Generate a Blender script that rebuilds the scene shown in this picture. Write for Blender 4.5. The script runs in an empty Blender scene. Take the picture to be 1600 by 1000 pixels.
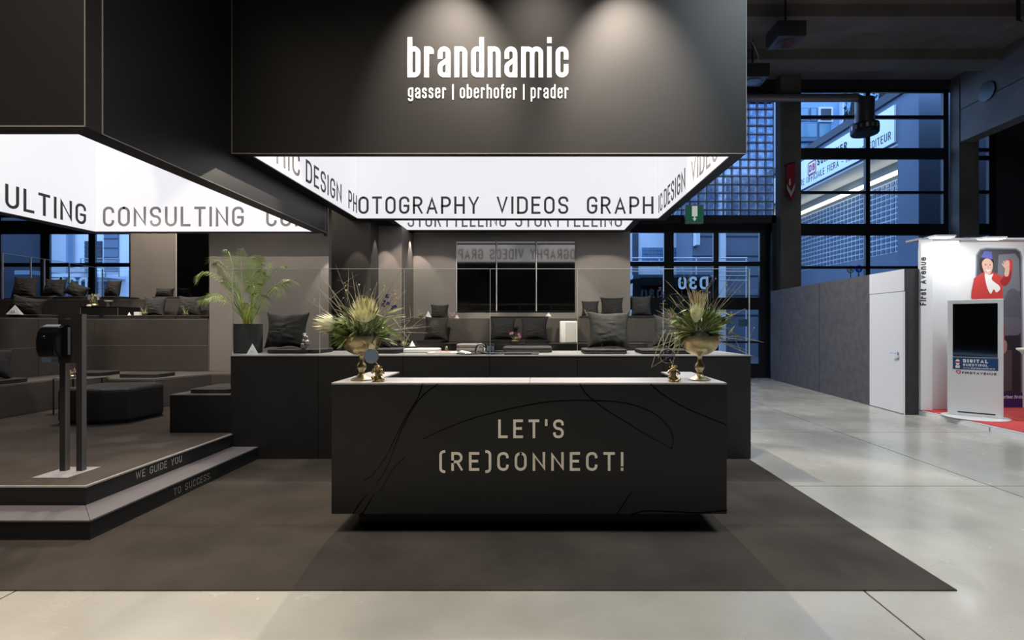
import bpy, bmesh, math, random
from mathutils import Vector, Matrix, Quaternion, noise

random.seed(7)
C = bpy.context.scene.collection
SC = bpy.context.scene

# ------------------------------------------------------------------ camera, world, lights, exposure
H = 1.517                     # eye height
F = 800.0                     # focal length in pixels of a 1600 wide frame
cam_data = bpy.data.cameras.new('camera')
cam_data.sensor_width = 36.0
cam_data.lens = 36.0 * F / 1600.0
cam_data.shift_x = -38.0 / 1600.0
cam_data.shift_y = 8.0 / 1600.0
cam_data.clip_end = 200
cam = bpy.data.objects.new('camera', cam_data)
C.objects.link(cam)
cam.location = (0, 0, H)
cam.rotation_euler = (math.pi / 2, 0, 0)
SC.camera = cam

SC.view_settings.view_transform = 'Standard'
SC.view_settings.look = 'None'
SC.view_settings.gamma = 1
SC.view_settings.use_curve_mapping = False
SC.view_settings.exposure = 0.0
try:
    SC.cycles.max_bounces = 8
    SC.cycles.transparent_max_bounces = 24
    SC.cycles.caustics_reflective = False
    SC.cycles.caustics_refractive = False
    SC.cycles.sample_clamp_indirect = 4.0
except Exception:
    pass

world = bpy.data.worlds.new('dusk')
SC.world = world
world.use_nodes = True
wn = world.node_tree
bg = wn.nodes['Background']
bg.inputs['Color'].default_value = (0.32, 0.54, 0.95, 1)
bg.inputs['Strength'].default_value = 3.7


def area(name, loc, size, power, color, target=None, sy=None, spread=None):
    d = bpy.data.lights.new(name, 'AREA')
    d.shape = 'RECTANGLE'
    d.size = size
    d.size_y = sy or size
    d.energy = power
    d.color = color
    if spread: d.spread = spread
    o = bpy.data.objects.new(name, d)
    o.location = loc
    t = Vector(target) if target else Vector((loc[0], loc[1], 0))
    o.rotation_euler = (t - Vector(loc)).to_track_quat('-Z', 'Y').to_euler()
    C.objects.link(o)
    return o


def spot(name, loc, target, power, color, angle=60, blend=0.4, radius=0.04):
    d = bpy.data.lights.new(name, 'SPOT')
    d.energy = power
    d.color = color
    d.spot_size = math.radians(angle)
    d.spot_blend = blend
    d.shadow_soft_size = radius
    o = bpy.data.objects.new(name, d)
    o.location = loc
    o.rotation_euler = (Vector(target) - Vector(loc)).to_track_quat('-Z', 'Y').to_euler()
    C.objects.link(o)
    return o

WARM = (1.0, 0.86, 0.72)
NEUT = (1.0, 0.95, 0.9)
COOL = (0.82, 0.93, 1.0)
# lamps of the hall over the front aisle, and one added fill
area('hall_and_fill_light', (-3.0, 1.6, 8.0), 3.0, 250, (1.0, 0.86, 0.70), sy=2.0, spread=1.75)
area('hall_and_fill_light', (4.4, 3.2, 8.0), 2.5, 380, COOL, sy=3.0, spread=2.3)
area('hall_and_fill_light', (8.5, 8.0, 8.0), 2.0, 45, COOL, sy=2.0)
area('hall_and_fill_light', (2.9, 11.0, 8.0), 1.2, 115, NEUT, (6.4, 9.6, 1.0), sy=1.2, spread=1.4)  # unseen fill added to brighten the partition door and felt
# lamps over the header front, and one added fill
spot('header_and_fill_light', (1.05, 4.3, 6.6), (1.05, 5.78, 3.75), 1900, WARM, 43, 0.85, 0.05)
spot('header_and_fill_light', (-1.05, 4.3, 6.6), (-1.0, 5.78, 3.75), 1250, WARM, 44, 0.9, 0.05)
spot('header_and_fill_light', (0.05, 4.1, 6.7), (0.05, 5.78, 3.1), 380, WARM, 56, 1.0, 0.05)  # soft fill added to bridge the dark gap between both pools
# lamps hung inside the light boxes
spot('booth_lamp', (-1.7, 6.3, 4.3), (-2.2, 10.8, 1.5), 620, WARM, 33, 0.2)
spot('booth_lamp', (-1.0, 6.4, 4.3), (0.0, 10.8, 1.45), 560, WARM, 34, 0.25)
spot('booth_lamp', (1.2, 6.3, 4.3), (1.4, 10.8, 1.5), 620, WARM, 34, 0.2)
spot('booth_lamp', (-0.5, 8.3, 5.2), (0.0, 6.2, 1.1), 330, NEUT, 70, 0.3)
spot('booth_lamp', (-2.0, 8.6, 5.2), (-2.1, 3.0, 0.0), 950, WARM, 60, 0.25)
spot('booth_lamp', (1.2, 8.6, 5.2), (1.6, 2.6, 0.0), 950, WARM, 60, 0.25)
spot('booth_lamp', (-0.6, 6.2, 5.2), (-1.3, 3.9, 1.3), 420, NEUT, 40, 0.4)
spot('booth_lamp', (1.4, 6.2, 5.2), (1.25, 3.9, 1.3), 420, NEUT, 40, 0.4)
spot('booth_lamp', (-3.9, 4.7, 5.2), (-4.9, 8.85, 2.0), 560, WARM, 44, 0.2)
spot('booth_lamp', (-5.5, 4.7, 5.2), (-6.5, 8.8, 1.0), 560, WARM, 36, 0.15)
spot('booth_lamp', (-4.4, 4.9, 5.2), (-2.95, 6.4, 1.6), 320, NEUT, 34, 0.2)
spot('booth_lamp', (-5.6, 7.6, 5.2), (-5.4, 4.8, 0.29), 420, WARM, 80, 0.35)
spot('booth_lamp', (-6.4, 5.0, 5.2), (-8.2, 10.9, 2.3), 300, WARM, 40, 0.2)
# downlights at the rear edges of the headers, grazing the booth walls
spot('downlight', (-2.55, 10.62, 3.40), (-2.5, 10.80, 1.5), 60, WARM, 62, 0.15, 0.02)
spot('downlight', (-3.55, 8.66, 3.0), (-3.6, 8.80, 1.0), 45, WARM, 50, 0.15, 0.02)
spot('downlight', (-3.3, 9.22, 3.40), (-3.35, 9.45, 1.0), 30, WARM, 46, 0.15, 0.02)
spot('downlight', (-2.95, 9.75, 3.40), (-2.95, 9.95, 1.0), 40, WARM, 50, 0.15, 0.02)
# soft fill lights added over the rear seating and the left booth wall
area('seating_fill', (-7.6, 9.3, 4.9), 3.0, 150, WARM, sy=1.2)
area('seating_fill', (-4.7, 8.66, 4.2), 1.8, 22, WARM, (-4.7, 8.88, 1.5), sy=0.2)
# lamps on the wall top of the white stand
area('stand_lamp', (7.05, 8.35, 2.93), 0.3, 11, (0.95, 0.98, 1.0), (7.0, 8.75, 1.2), sy=0.15)
area('stand_lamp', (7.95, 7.95, 2.93), 0.3, 14, (0.95, 0.98, 1.0), (8.0, 8.9, 1.0), sy=0.15)
# lights under the roof of the building across the yard
area('yard_lamp', (12.6, 21.5, 7.5), 0.3, 55, (1.0, 0.95, 0.75), (12.9, 21.5, 6.0), sy=8.0)


# ------------------------------------------------------------------ materials
MATS = {}


def mat(name, col, rough=0.5, metal=0.0, var=0.0, scale=4.0, bump=0.0, bscale=80.0,
        emit=None, estr=0.0, spec=0.5, col2=None, coat=0.0, stretch=None):
    if name in MATS: return MATS[name]
    m = bpy.data.materials.new(name)
    m.use_nodes = True
    nt = m.node_tree
    b = nt.nodes['Principled BSDF']
    b.inputs['Base Color'].default_value = (*col, 1)
    b.inputs['Roughness'].default_value = rough
    b.inputs['Metallic'].default_value = metal
    b.inputs['Specular IOR Level'].default_value = spec
    b.inputs['Coat Weight'].default_value = coat
    if emit:
        b.inputs['Emission Color'].default_value = (*emit, 1)
        b.inputs['Emission Strength'].default_value = estr
    if var > 0 or bump > 0:
        geo = nt.nodes.new('ShaderNodeNewGeometry')
        vec = geo.outputs['Position']
        if stretch:
            mp = nt.nodes.new('ShaderNodeMapping')
            mp.inputs['Scale'].default_value = stretch
            nt.links.new(vec, mp.inputs['Vector'])
            vec = mp.outputs['Vector']
    if var > 0:
        nz = nt.nodes.new('ShaderNodeTexNoise')
        nz.inputs['Scale'].default_value = scale
        nz.inputs['Detail'].default_value = 5
        nt.links.new(vec, nz.inputs['Vector'])
        rp = nt.nodes.new('ShaderNodeValToRGB')
        c2 = col2 or tuple(c * (1 + var) for c in col)
        rp.color_ramp.interpolation = 'EASE'
        rp.color_ramp.elements[0].position = 0.22
        rp.color_ramp.elements[1].position = 0.78
        rp.color_ramp.elements[0].color = (*[c * (1 - var) for c in col], 1)
        rp.color_ramp.elements[1].color = (*c2, 1)
        nt.links.new(nz.outputs['Fac'], rp.inputs['Fac'])
        nt.links.new(rp.outputs['Color'], b.inputs['Base Color'])
    if bump > 0:
        n2 = nt.nodes.new('ShaderNodeTexNoise')
        n2.inputs['Scale'].default_value = bscale
        n2.inputs['Detail'].default_value = 3
        nt.links.new(vec, n2.inputs['Vector'])
        bp = nt.nodes.new('ShaderNodeBump')
        bp.inputs['Strength'].default_value = bump
        bp.inputs['Distance'].default_value = 0.01
        nt.links.new(n2.outputs['Fac'], bp.inputs['Height'])
        nt.links.new(bp.outputs['Normal'], b.inputs['Normal'])
    MATS[name] = m
    return m


def glass(name, tint=(1, 1, 1), refl=1.0, rough=0.0, base=0.0):
    """thin flat glass: see-through with a Fresnel reflection"""
    m = bpy.data.materials.new(name)
    m.use_nodes = True
    nt = m.node_tree
    for n in list(nt.nodes):
        if n.type != 'OUTPUT_MATERIAL': nt.nodes.remove(n)
    out = [n for n in nt.nodes if n.type == 'OUTPUT_MATERIAL'][0]
    tr = nt.nodes.new('ShaderNodeBsdfTransparent')
    tr.inputs['Color'].default_value = (*tint, 1)
    gl = nt.nodes.new('ShaderNodeBsdfGlossy')
    gl.inputs['Roughness'].default_value = rough
    lw_ = nt.nodes.new('ShaderNodeLayerWeight')
    lw_.inputs['Blend'].default_value = 0.5
    pw = nt.nodes.new('ShaderNodeMath')
    pw.operation = 'POWER'
    pw.inputs[1].default_value = 5.0
    nt.links.new(lw_.outputs['Facing'], pw.inputs[0])
    fr = nt.nodes.new('ShaderNodeMath')
    fr.operation = 'MULTIPLY_ADD'
    fr.inputs[1].default_value = 0.96
    fr.inputs[2].default_value = 0.04
    nt.links.new(pw.outputs[0], fr.inputs[0])
    ml = nt.nodes.new('ShaderNodeMath')
    ml.operation = 'MULTIPLY_ADD'
    ml.inputs[1].default_value = refl
    ml.inputs[2].default_value = base
    ml.use_clamp = True
    mx = nt.nodes.new('ShaderNodeMixShader')
    nt.links.new(fr.outputs[0], ml.inputs[0])
    nt.links.new(ml.outputs[0], mx.inputs['Fac'])
    nt.links.new(tr.outputs[0], mx.inputs[1])
    nt.links.new(gl.outputs[0], mx.inputs[2])
    nt.links.new(mx.outputs[0], out.inputs['Surface'])
    MATS[name] = m
    return m

def concrete_floor():
    m = mat('polished_concrete', (0.35, 0.335, 0.30), 0.3, var=0.24, scale=0.8)
    nt = m.node_tree
    b = nt.nodes['Principled BSDF']
    geo = nt.nodes.new('ShaderNodeNewGeometry')
    n = nt.nodes.new('ShaderNodeTexNoise')
    n.inputs['Scale'].default_value = 2.2
    n.inputs['Detail'].default_value = 4
    n.inputs['Roughness'].default_value = 0.5
    nt.links.new(geo.outputs['Position'], n.inputs['Vector'])
    mr = nt.nodes.new('ShaderNodeMapRange')
    mr.inputs['From Min'].default_value = 0.2
    mr.inputs['From Max'].default_value = 0.8
    mr.interpolation_type = 'SMOOTHSTEP'
    mr.inputs['To Min'].default_value = 0.13
    mr.inputs['To Max'].default_value = 0.32
    nt.links.new(n.outputs['Fac'], mr.inputs['Value'])
    nt.links.new(mr.outputs['Result'], b.inputs['Roughness'])
    return m


def carpet_mat(name, col):
    m = mat(name, col, 0.95, var=0.3, scale=1.6, bump=0.5, bscale=260, spec=0.1)
    return m

M_FLOOR = concrete_floor()
M_JOINT = mat('joint_filler', (0.05, 0.045, 0.04), 0.8)
M_CARPET = carpet_mat('booth_carpet', (0.047, 0.040, 0.035))
M_PLATCARPET = carpet_mat('platform_carpet', (0.066, 0.056, 0.050))
M_LAM = mat('black_laminate', (0.0125, 0.0125, 0.013), 0.42, var=0.08, scale=3, spec=0.4)
M_LAMTOP = mat('laminate_top', (0.10, 0.095, 0.10), 0.33, var=0.05, scale=3)
M_HEAD = mat('header_panel', (0.02, 0.0195, 0.0195), 0.42, var=0.06, scale=2, spec=0.45)
M_TIER = mat('tier_panel', (0.058, 0.051, 0.047), 0.5, var=0.12, scale=5, bump=0.05, bscale=60)
M_WALL = mat('booth_wall_panel', (0.205, 0.188, 0.176), 0.55, var=0.06, scale=2)
M_EDGE = mat('pale_panel_edge', (0.32, 0.30, 0.28), 0.45)
M_WHITE = mat('white_letter', (0.9, 0.9, 0.88), 0.5, emit=(1, 0.98, 0.95), estr=0.75)
M_LIGHTBOX = mat('light_box_fabric', (0.22, 0.22, 0.23), 0.6, emit=(0.97, 0.96, 1.0), estr=0.80, spec=0.1)
M_INK = mat('dark_print', (0.02, 0.02, 0.02), 0.6)
M_INKG = mat('grey_print', (0.07, 0.07, 0.07), 0.6)
M_METTXT = mat('champagne_letter', (0.84, 0.78, 0.66), 0.4, metal=0.0, var=0.1, scale=8)
M_ENGR = mat('gloss_black_line', (0.001, 0.001, 0.001), 0.12, spec=0.2)
M_STEPTXT = mat('grey_step_letter', (0.17, 0.165, 0.155), 0.4)
M_GOLD = mat('brushed_gold', (0.47, 0.385, 0.22), 0.36, metal=1.0, var=0.15, scale=30, bump=0.1, bscale=60)
M_GOLDM = mat('antique_gold', (0.42, 0.32, 0.15), 0.3, metal=1.0, var=0.25, scale=60)
M_FAB = mat('black_cushion_fabric', (0.022, 0.022, 0.023), 0.75, var=0.15, scale=20, bump=0.25, bscale=220, spec=0.35)
M_FAB2 = mat('black_upholstery', (0.017, 0.017, 0.018), 0.6, bump=0.15, bscale=200)
M_METAL = mat('black_metal', (0.025, 0.025, 0.027), 0.4, metal=0.3)
M_STEEL = mat('grey_metal', (0.30, 0.29, 0.30), 0.35, metal=0.6)
M_CHROME = mat('chrome', (0.75, 0.75, 0.76), 0.15, metal=1.0)
M_SCREEN = mat('screen_glass', (0.002, 0.002, 0.0025), 0.05, spec=1.0, coat=0.6)
M_SCREEN.node_tree.nodes['Principled BSDF'].inputs['IOR'].default_value = 1.7
M_GLOSSB = mat('gloss_black_plastic', (0.004, 0.004, 0.005), 0.12)
M_GLASS = glass('balustrade_glass', (0.95, 0.97, 0.96), 0.9)
M_WGLASS = glass('window_glass', (0.93, 0.96, 1.0), 0.8)
M_GEDGE = mat('glass_edge', (0.42, 0.48, 0.46), 0.2)
M_FRAME = mat('dark_window_frame', (0.008, 0.010, 0.014), 0.4)
M_CONC = mat('raw_concrete', (0.15, 0.135, 0.12), 0.85, var=0.25, scale=1.3, bump=0.3, bscale=14)
M_CEIL = mat('ceiling_concrete', (0.21, 0.19, 0.175), 0.9, var=0.2, scale=0.9, bump=0.3, bscale=9)
M_DARKWALL = mat('dark_hall_wall', (0.035, 0.037, 0.042), 0.8, var=0.1, scale=1)
M_PART = mat('grey_felt_panel', (0.11, 0.11, 0.12), 0.9, var=0.14, scale=6, bump=0.3, bscale=150, spec=0.1)
M_PARTD = mat('charcoal_panel', (0.035, 0.035, 0.037), 0.85, var=0.2, scale=40)
M_WHITEP = mat('white_panel', (0.80, 0.80, 0.80), 0.45)
M_WHITEG = mat('white_gloss', (0.70, 0.70, 0.70), 0.25)
M_RED = mat('red_carpet', (0.52, 0.05, 0.05), 0.85, bump=0.2, bscale=300)
M_BLOCK = glass('glass_block_glass', (0.62, 0.70, 0.86), 1.0, 0.15, base=0.02)
_nt = M_BLOCK.node_tree
_geo = _nt.nodes.new('ShaderNodeNewGeometry')
_nz = _nt.nodes.new('ShaderNodeTexNoise')
_nz.inputs['Scale'].default_value = 7.0
_rp = _nt.nodes.new('ShaderNodeValToRGB')
_rp.color_ramp.elements[0].position = 0.42
_rp.color_ramp.elements[1].position = 0.62
_rp.color_ramp.elements[0].color = (0.62, 0.68, 0.80, 1)
_rp.color_ramp.elements[1].color = (1.0, 1.0, 1.0, 1)
_nt.links.new(_geo.outputs['Position'], _nz.inputs['Vector'])
_nt.links.new(_nz.outputs['Fac'], _rp.inputs['Fac'])
_tl = [n for n in _nt.nodes if n.type == 'BSDF_TRANSPARENT'][0]
_nt.links.new(_rp.outputs['Color'], _tl.inputs['Color'])
M_GROUT = mat('block_grout', (0.22, 0.24, 0.28), 0.8)
def translucent(name, col, f=.5):
    m = bpy.data.materials.new(name); m.use_nodes = True
    nt = m.node_tree
    out = [n for n in nt.nodes if n.type == 'OUTPUT_MATERIAL'][0]
    a = nt.nodes.new('ShaderNodeBsdfTranslucent'); b = nt.nodes.new('ShaderNodeBsdfDiffuse'); mx = nt.nodes.new('ShaderNodeMixShader')
    a.inputs['Color'].default_value = (*col, 1); b.inputs['Color'].default_value = (*col, 1)
    mx.inputs['Fac'].default_value = f
    nt.links.new(a.outputs[0], mx.inputs[1]); nt.links.new(b.outputs[0], mx.inputs[2]); nt.links.new(mx.outputs[0], out.inputs['Surface'])
    MATS[name] = m
    return m
M_RIM = translucent('block_rim', (.85, .88, .92), .25)
M_FILM = translucent('frosted_film', (.8, .9, .9), .3)
M_PALE = mat('pale_render', (0.62, 0.66, 0.72), 0.9, var=0.05, scale=0.6)
M_BLUEW = mat('blue_grey_render', (0.13, 0.17, 0.23), 0.85, var=0.08, scale=0.5)
M_DARKB = mat('dark_cladding', (0.045, 0.055, 0.075), 0.7, var=0.1, scale=1)
M_WHITEOUT = mat('white_sign_panel', (0.9, 0.9, 0.9), 0.6)
M_ASPH = mat('asphalt', (0.06, 0.06, 0.065), 0.9)
M_DBRED = mat('sign_red', (0.5, 0.02, 0.05), 0.6)
M_SIGNBLK = mat('sign_black', (0.01, 0.012, 0.02), 0.6)
M_LEAF = mat('leaf_green', (0.17, 0.23, 0.065), 0.45, var=0.45, scale=14)
M_LEAF2 = mat('pale_leaf', (0.36, 0.40, 0.17), 0.5, var=0.35, scale=16)
M_PALM = mat('palm_green', (0.22, 0.36, 0.05), 0.35, var=0.5, scale=9, col2=(0.42, 0.52, 0.15))
M_CANE = mat('palm_cane', (0.42, 0.38, 0.07), 0.45, var=0.3, scale=30)
M_TWIG = mat('dry_twig', (0.38, 0.33, 0.23), 0.7, var=0.4, scale=30, col2=(0.62, 0.56, 0.40))
M_TWIGD = mat('dark_twig', (0.06, 0.055, 0.035), 0.7, var=0.3, scale=30)
M_CREAM = mat('cream_petal', (0.80, 0.79, 0.52), 0.6, var=0.15, scale=20)
M_CREAMD = mat('straw_petal', (0.55, 0.46, 0.25), 0.7, var=0.2, scale=30)
M_PURPLE = mat('purple_petal', (0.035, 0.02, 0.12), 0.6)
M_PINK = mat('pink_petal', (0.5, 0.2, 0.35), 0.6)
M_POT = mat('charcoal_pot', (0.035, 0.033, 0.034), 0.6, var=0.2, scale=18)
M_SOIL = mat('soil', (0.03, 0.022, 0.015), 0.9)
M_CRYST = mat('crystal', (0.75, 0.78, 0.82), 0.08, spec=0.9, coat=0.5)
M_MIRROR = mat('painted_mirror', (0.15, 0.22, 0.30), 0.12)  # blue-grey reflection painted as the disc's base colour
M_PAPER = mat('paper', (0.75, 0.74, 0.72), 0.6)
M_MAGRED = mat('magazine_pink', (0.6, 0.3, 0.3), 0.5)
M_TAUPE = mat('taupe_fabric', (0.16, 0.14, 0.13), 0.8, bump=0.2, bscale=200)
M_GREENS = mat('exit_green', (0.012, 0.11, 0.06), 0.5, emit=(0.02, 0.16, 0.09), estr=0.35)
M_EXITW = mat('exit_white', (0.7, 0.75, 0.7), 0.5, emit=(0.8, 0.85, 0.8), estr=0.45)
M_LAMP = mat('lamp_glow', (1, 1, 1), 0.5, emit=(1, 1, 1), estr=6.0)
M_TUBE = mat('tube_light', (1, 1, 1), 0.5, emit=(1.0, 0.93, 0.66), estr=2.6)

# ------------------------------------------------------------------ helpers


def W(x, y, D):
    """world point that lies at depth D on the sight line through photo pixel (x, y)"""
    return Vector(((x - 838.0) / F * D, D, H - (y - 508.0) / F * D))


def tag(o, label=None, cat=None, group=None, kind=None):
    if label: o['label'] = label
    if cat: o['category'] = cat
    if group: o['group'] = group
    if kind: o['kind'] = kind
    return o


def thing(name, label, cat, loc=(0, 0, 0), rz=0.0, group=None, kind=None):
    o = bpy.data.objects.new(name, None)
    C.objects.link(o)
    o.empty_display_size = 0.1
    o.location = loc
    o.rotation_euler = (0, 0, rz)
    return tag(o, label, cat, group, kind)


def wloc(o):
    v = Vector((0, 0, 0))
    while o is not None:
        v += Vector(o.location)
        o = o.parent
    return v


class MB:
    def __init__(s):
        s.v = []
        s.f = []
        s.sm = []

    def add(s, vs, fs, smooth=False):
        n = len(s.v)
        s.v.extend([Vector(p) for p in vs])
        for f in fs:
            s.f.append([i + n for i in f])
            s.sm.append(smooth)
        return s

    def box(s, x0, x1, y0, y1, z0, z1):
        vs = [(x, y, z) for z in (z0, z1) for y in (y0, y1) for x in (x0, x1)]
        return s.add(vs, [(0, 2, 3, 1), (4, 5, 7, 6), (0, 1, 5, 4), (2, 6, 7, 3), (0, 4, 6, 2), (1, 3, 7, 5)])

    def obox(s, c, ax, ay, az, hx, hy, hz):
        c = Vector(c); ax = Vector(ax).normalized(); ay = Vector(ay).normalized(); az = Vector(az).normalized()
        vs = [c + ax * hx * i + ay * hy * j + az * hz * k for k in (-1, 1) for j in (-1, 1) for i in (-1, 1)]
        return s.add(vs, [(0, 2, 3, 1), (4, 5, 7, 6), (0, 1, 5, 4), (2, 6, 7, 3), (0, 4, 6, 2), (1, 3, 7, 5)])

    def prism(s, poly, z0, z1):
        n = len(poly)
        vs = [(p[0], p[1], z0) for p in poly] + [(p[0], p[1], z1) for p in poly]
        fs = [tuple(reversed(range(n))), tuple(range(n, 2 * n))]
        fs += [(i, (i + 1) % n, (i + 1) % n + n, i + n) for i in range(n)]
        return s.add(vs, fs)

    def poly(s, pts, n, d=0.002):
        """flat extruded outline: pts world points (ccw seen against n), n unit normal"""
        n = Vector(n)
        k = len(pts)
        vs = [Vector(p) for p in pts] + [Vector(p) + n * d for p in pts]
        fs = [tuple(range(k, 2 * k)), tuple(reversed(range(k)))] + [(i, (i + 1) % k, (i + 1) % k + k, i + k) for i in range(k)]
        return s.add(vs, fs)

    def tube(s, pts, r, n=8, cap=True):
        pts = [Vector(p) for p in pts]
        k = len(pts)
        rs = r if isinstance(r, (list, tuple)) else [r] * k
        vs, fs = [], []
        prev = None
        for i, p in enumerate(pts):
            t = (pts[min(i + 1, k - 1)] - pts[max(i - 1, 0)])
            if t.length < 1e-9: t = Vector((0, 0, 1))
            t.normalize()
            if prev is None:
                a = t.orthogonal().normalized()
            else:
                a = (prev - t * prev.dot(t))
                a = a.normalized() if a.length > 1e-6 else t.orthogonal().normalized()
            prev = a
            b = t.cross(a)
            for j in range(n):
                an = 2 * math.pi * j / n
                vs.append(p + (a * math.cos(an) + b * math.sin(an)) * rs[i])
        for i in range(k - 1):
            for j in range(n):
                fs.append((i * n + j, i * n + (j + 1) % n, (i + 1) * n + (j + 1) % n, (i + 1) * n + j))
        if cap:
            fs.append(tuple(reversed(range(n))))
            fs.append(tuple(range((k - 1) * n, k * n)))
        return s.add(vs, fs, True)

    def lathe(s, prof, c=(0, 0, 0), n=32):
        c = Vector(c)
        vs, fs = [], []
        k = len(prof)
        for (r, z) in prof:
            for j in range(n):
                an = 2 * math.pi * j / n
                vs.append(c + Vector((r * math.cos(an), r * math.sin(an), z)))
        for i in range(k - 1):
            for j in range(n):
                fs.append((i * n + j, i * n + (j + 1) % n, (i + 1) * n + (j + 1) % n, (i + 1) * n + j))
        fs.append(tuple(reversed(range(n))))
        fs.append(tuple(range((k - 1) * n, k * n)))
        return s.add(vs, fs, True)

    def ball(s, c, rx, ry=None, rz=None, n=10, m=7):
        ry = ry or rx; rz = rz or rx
        c = Vector(c)
        vs, fs = [], []
        for i in range(m + 1):
            th = math.pi * i / m
            for j in range(n):
                an = 2 * math.pi * j / n
                vs.append(c + Vector((rx * math.sin(th) * math.cos(an), ry * math.sin(th) * math.sin(an), -rz * math.cos(th))))
        for i in range(m):
            for j in range(n):
                fs.append((i * n + j, i * n + (j + 1) % n, (i + 1) * n + (j + 1) % n, (i + 1) * n + j))
        return s.add(vs, fs, True)

    def mesh(s, name, m, org=Vector((0, 0, 0)), weld=False):
        me = bpy.data.meshes.new(name)
        me.from_pydata([v - org for v in s.v], [], s.f)
        me.polygons.foreach_set('use_smooth', s.sm)
        if weld:
            bm = bmesh.new(); bm.from_mesh(me)
            bmesh.ops.remove_doubles(bm, verts=bm.verts, dist=1e-5)
            bm.to_mesh(me); bm.free()
        if any(s.sm):
            me.set_sharp_from_angle(angle=math.radians(42))
        if m: me.materials.append(m)
        me.update()
        return me

    def build(s, name, m, parent=None, org=None, local=False, bevel=0.0, kind=None, label=None, cat=None, group=None):
        o0 = Vector((0, 0, 0))
        if not local:
            o0 = wloc(parent) if parent is not None else Vector(org or (0, 0, 0))
        o = bpy.data.objects.new(name, s.mesh(name, m, o0))
        C.objects.link(o)
        if parent is not None: o.parent = parent
        else: o.location = o0
        if bevel:
            b = o.modifiers.new('bevel', 'BEVEL')
            b.width = bevel
            b.segments = 3
            b.limit_method = 'ANGLE'
        tag(o, label, cat, group, kind)
        return o


def box(name, m, b, parent=None, **k):
    org = k.pop('org', None)
    if parent is None and org is None and not k.get('local'):
        org = ((b[0] + b[1]) / 2, (b[2] + b[3]) / 2, b[4])
    return MB().box(*b).build(name, m, parent, org=org, **k)


def dup(root, label=None, loc=None, rot=None, scale=None, group=None):
    r = root.copy()
    C.objects.link(r)
    if loc is not None: r.location = loc
    if rot is not None: r.rotation_euler = rot
    if scale is not None: r.scale = scale
    if label: r['label'] = label
    if group: r['group'] = group
    for ch in root.children:
        c = ch.copy(); C.objects.link(c); c.parent = r
        for g in ch.children:
            d = g.copy(); C.objects.link(d); d.parent = c
    return r


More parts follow.
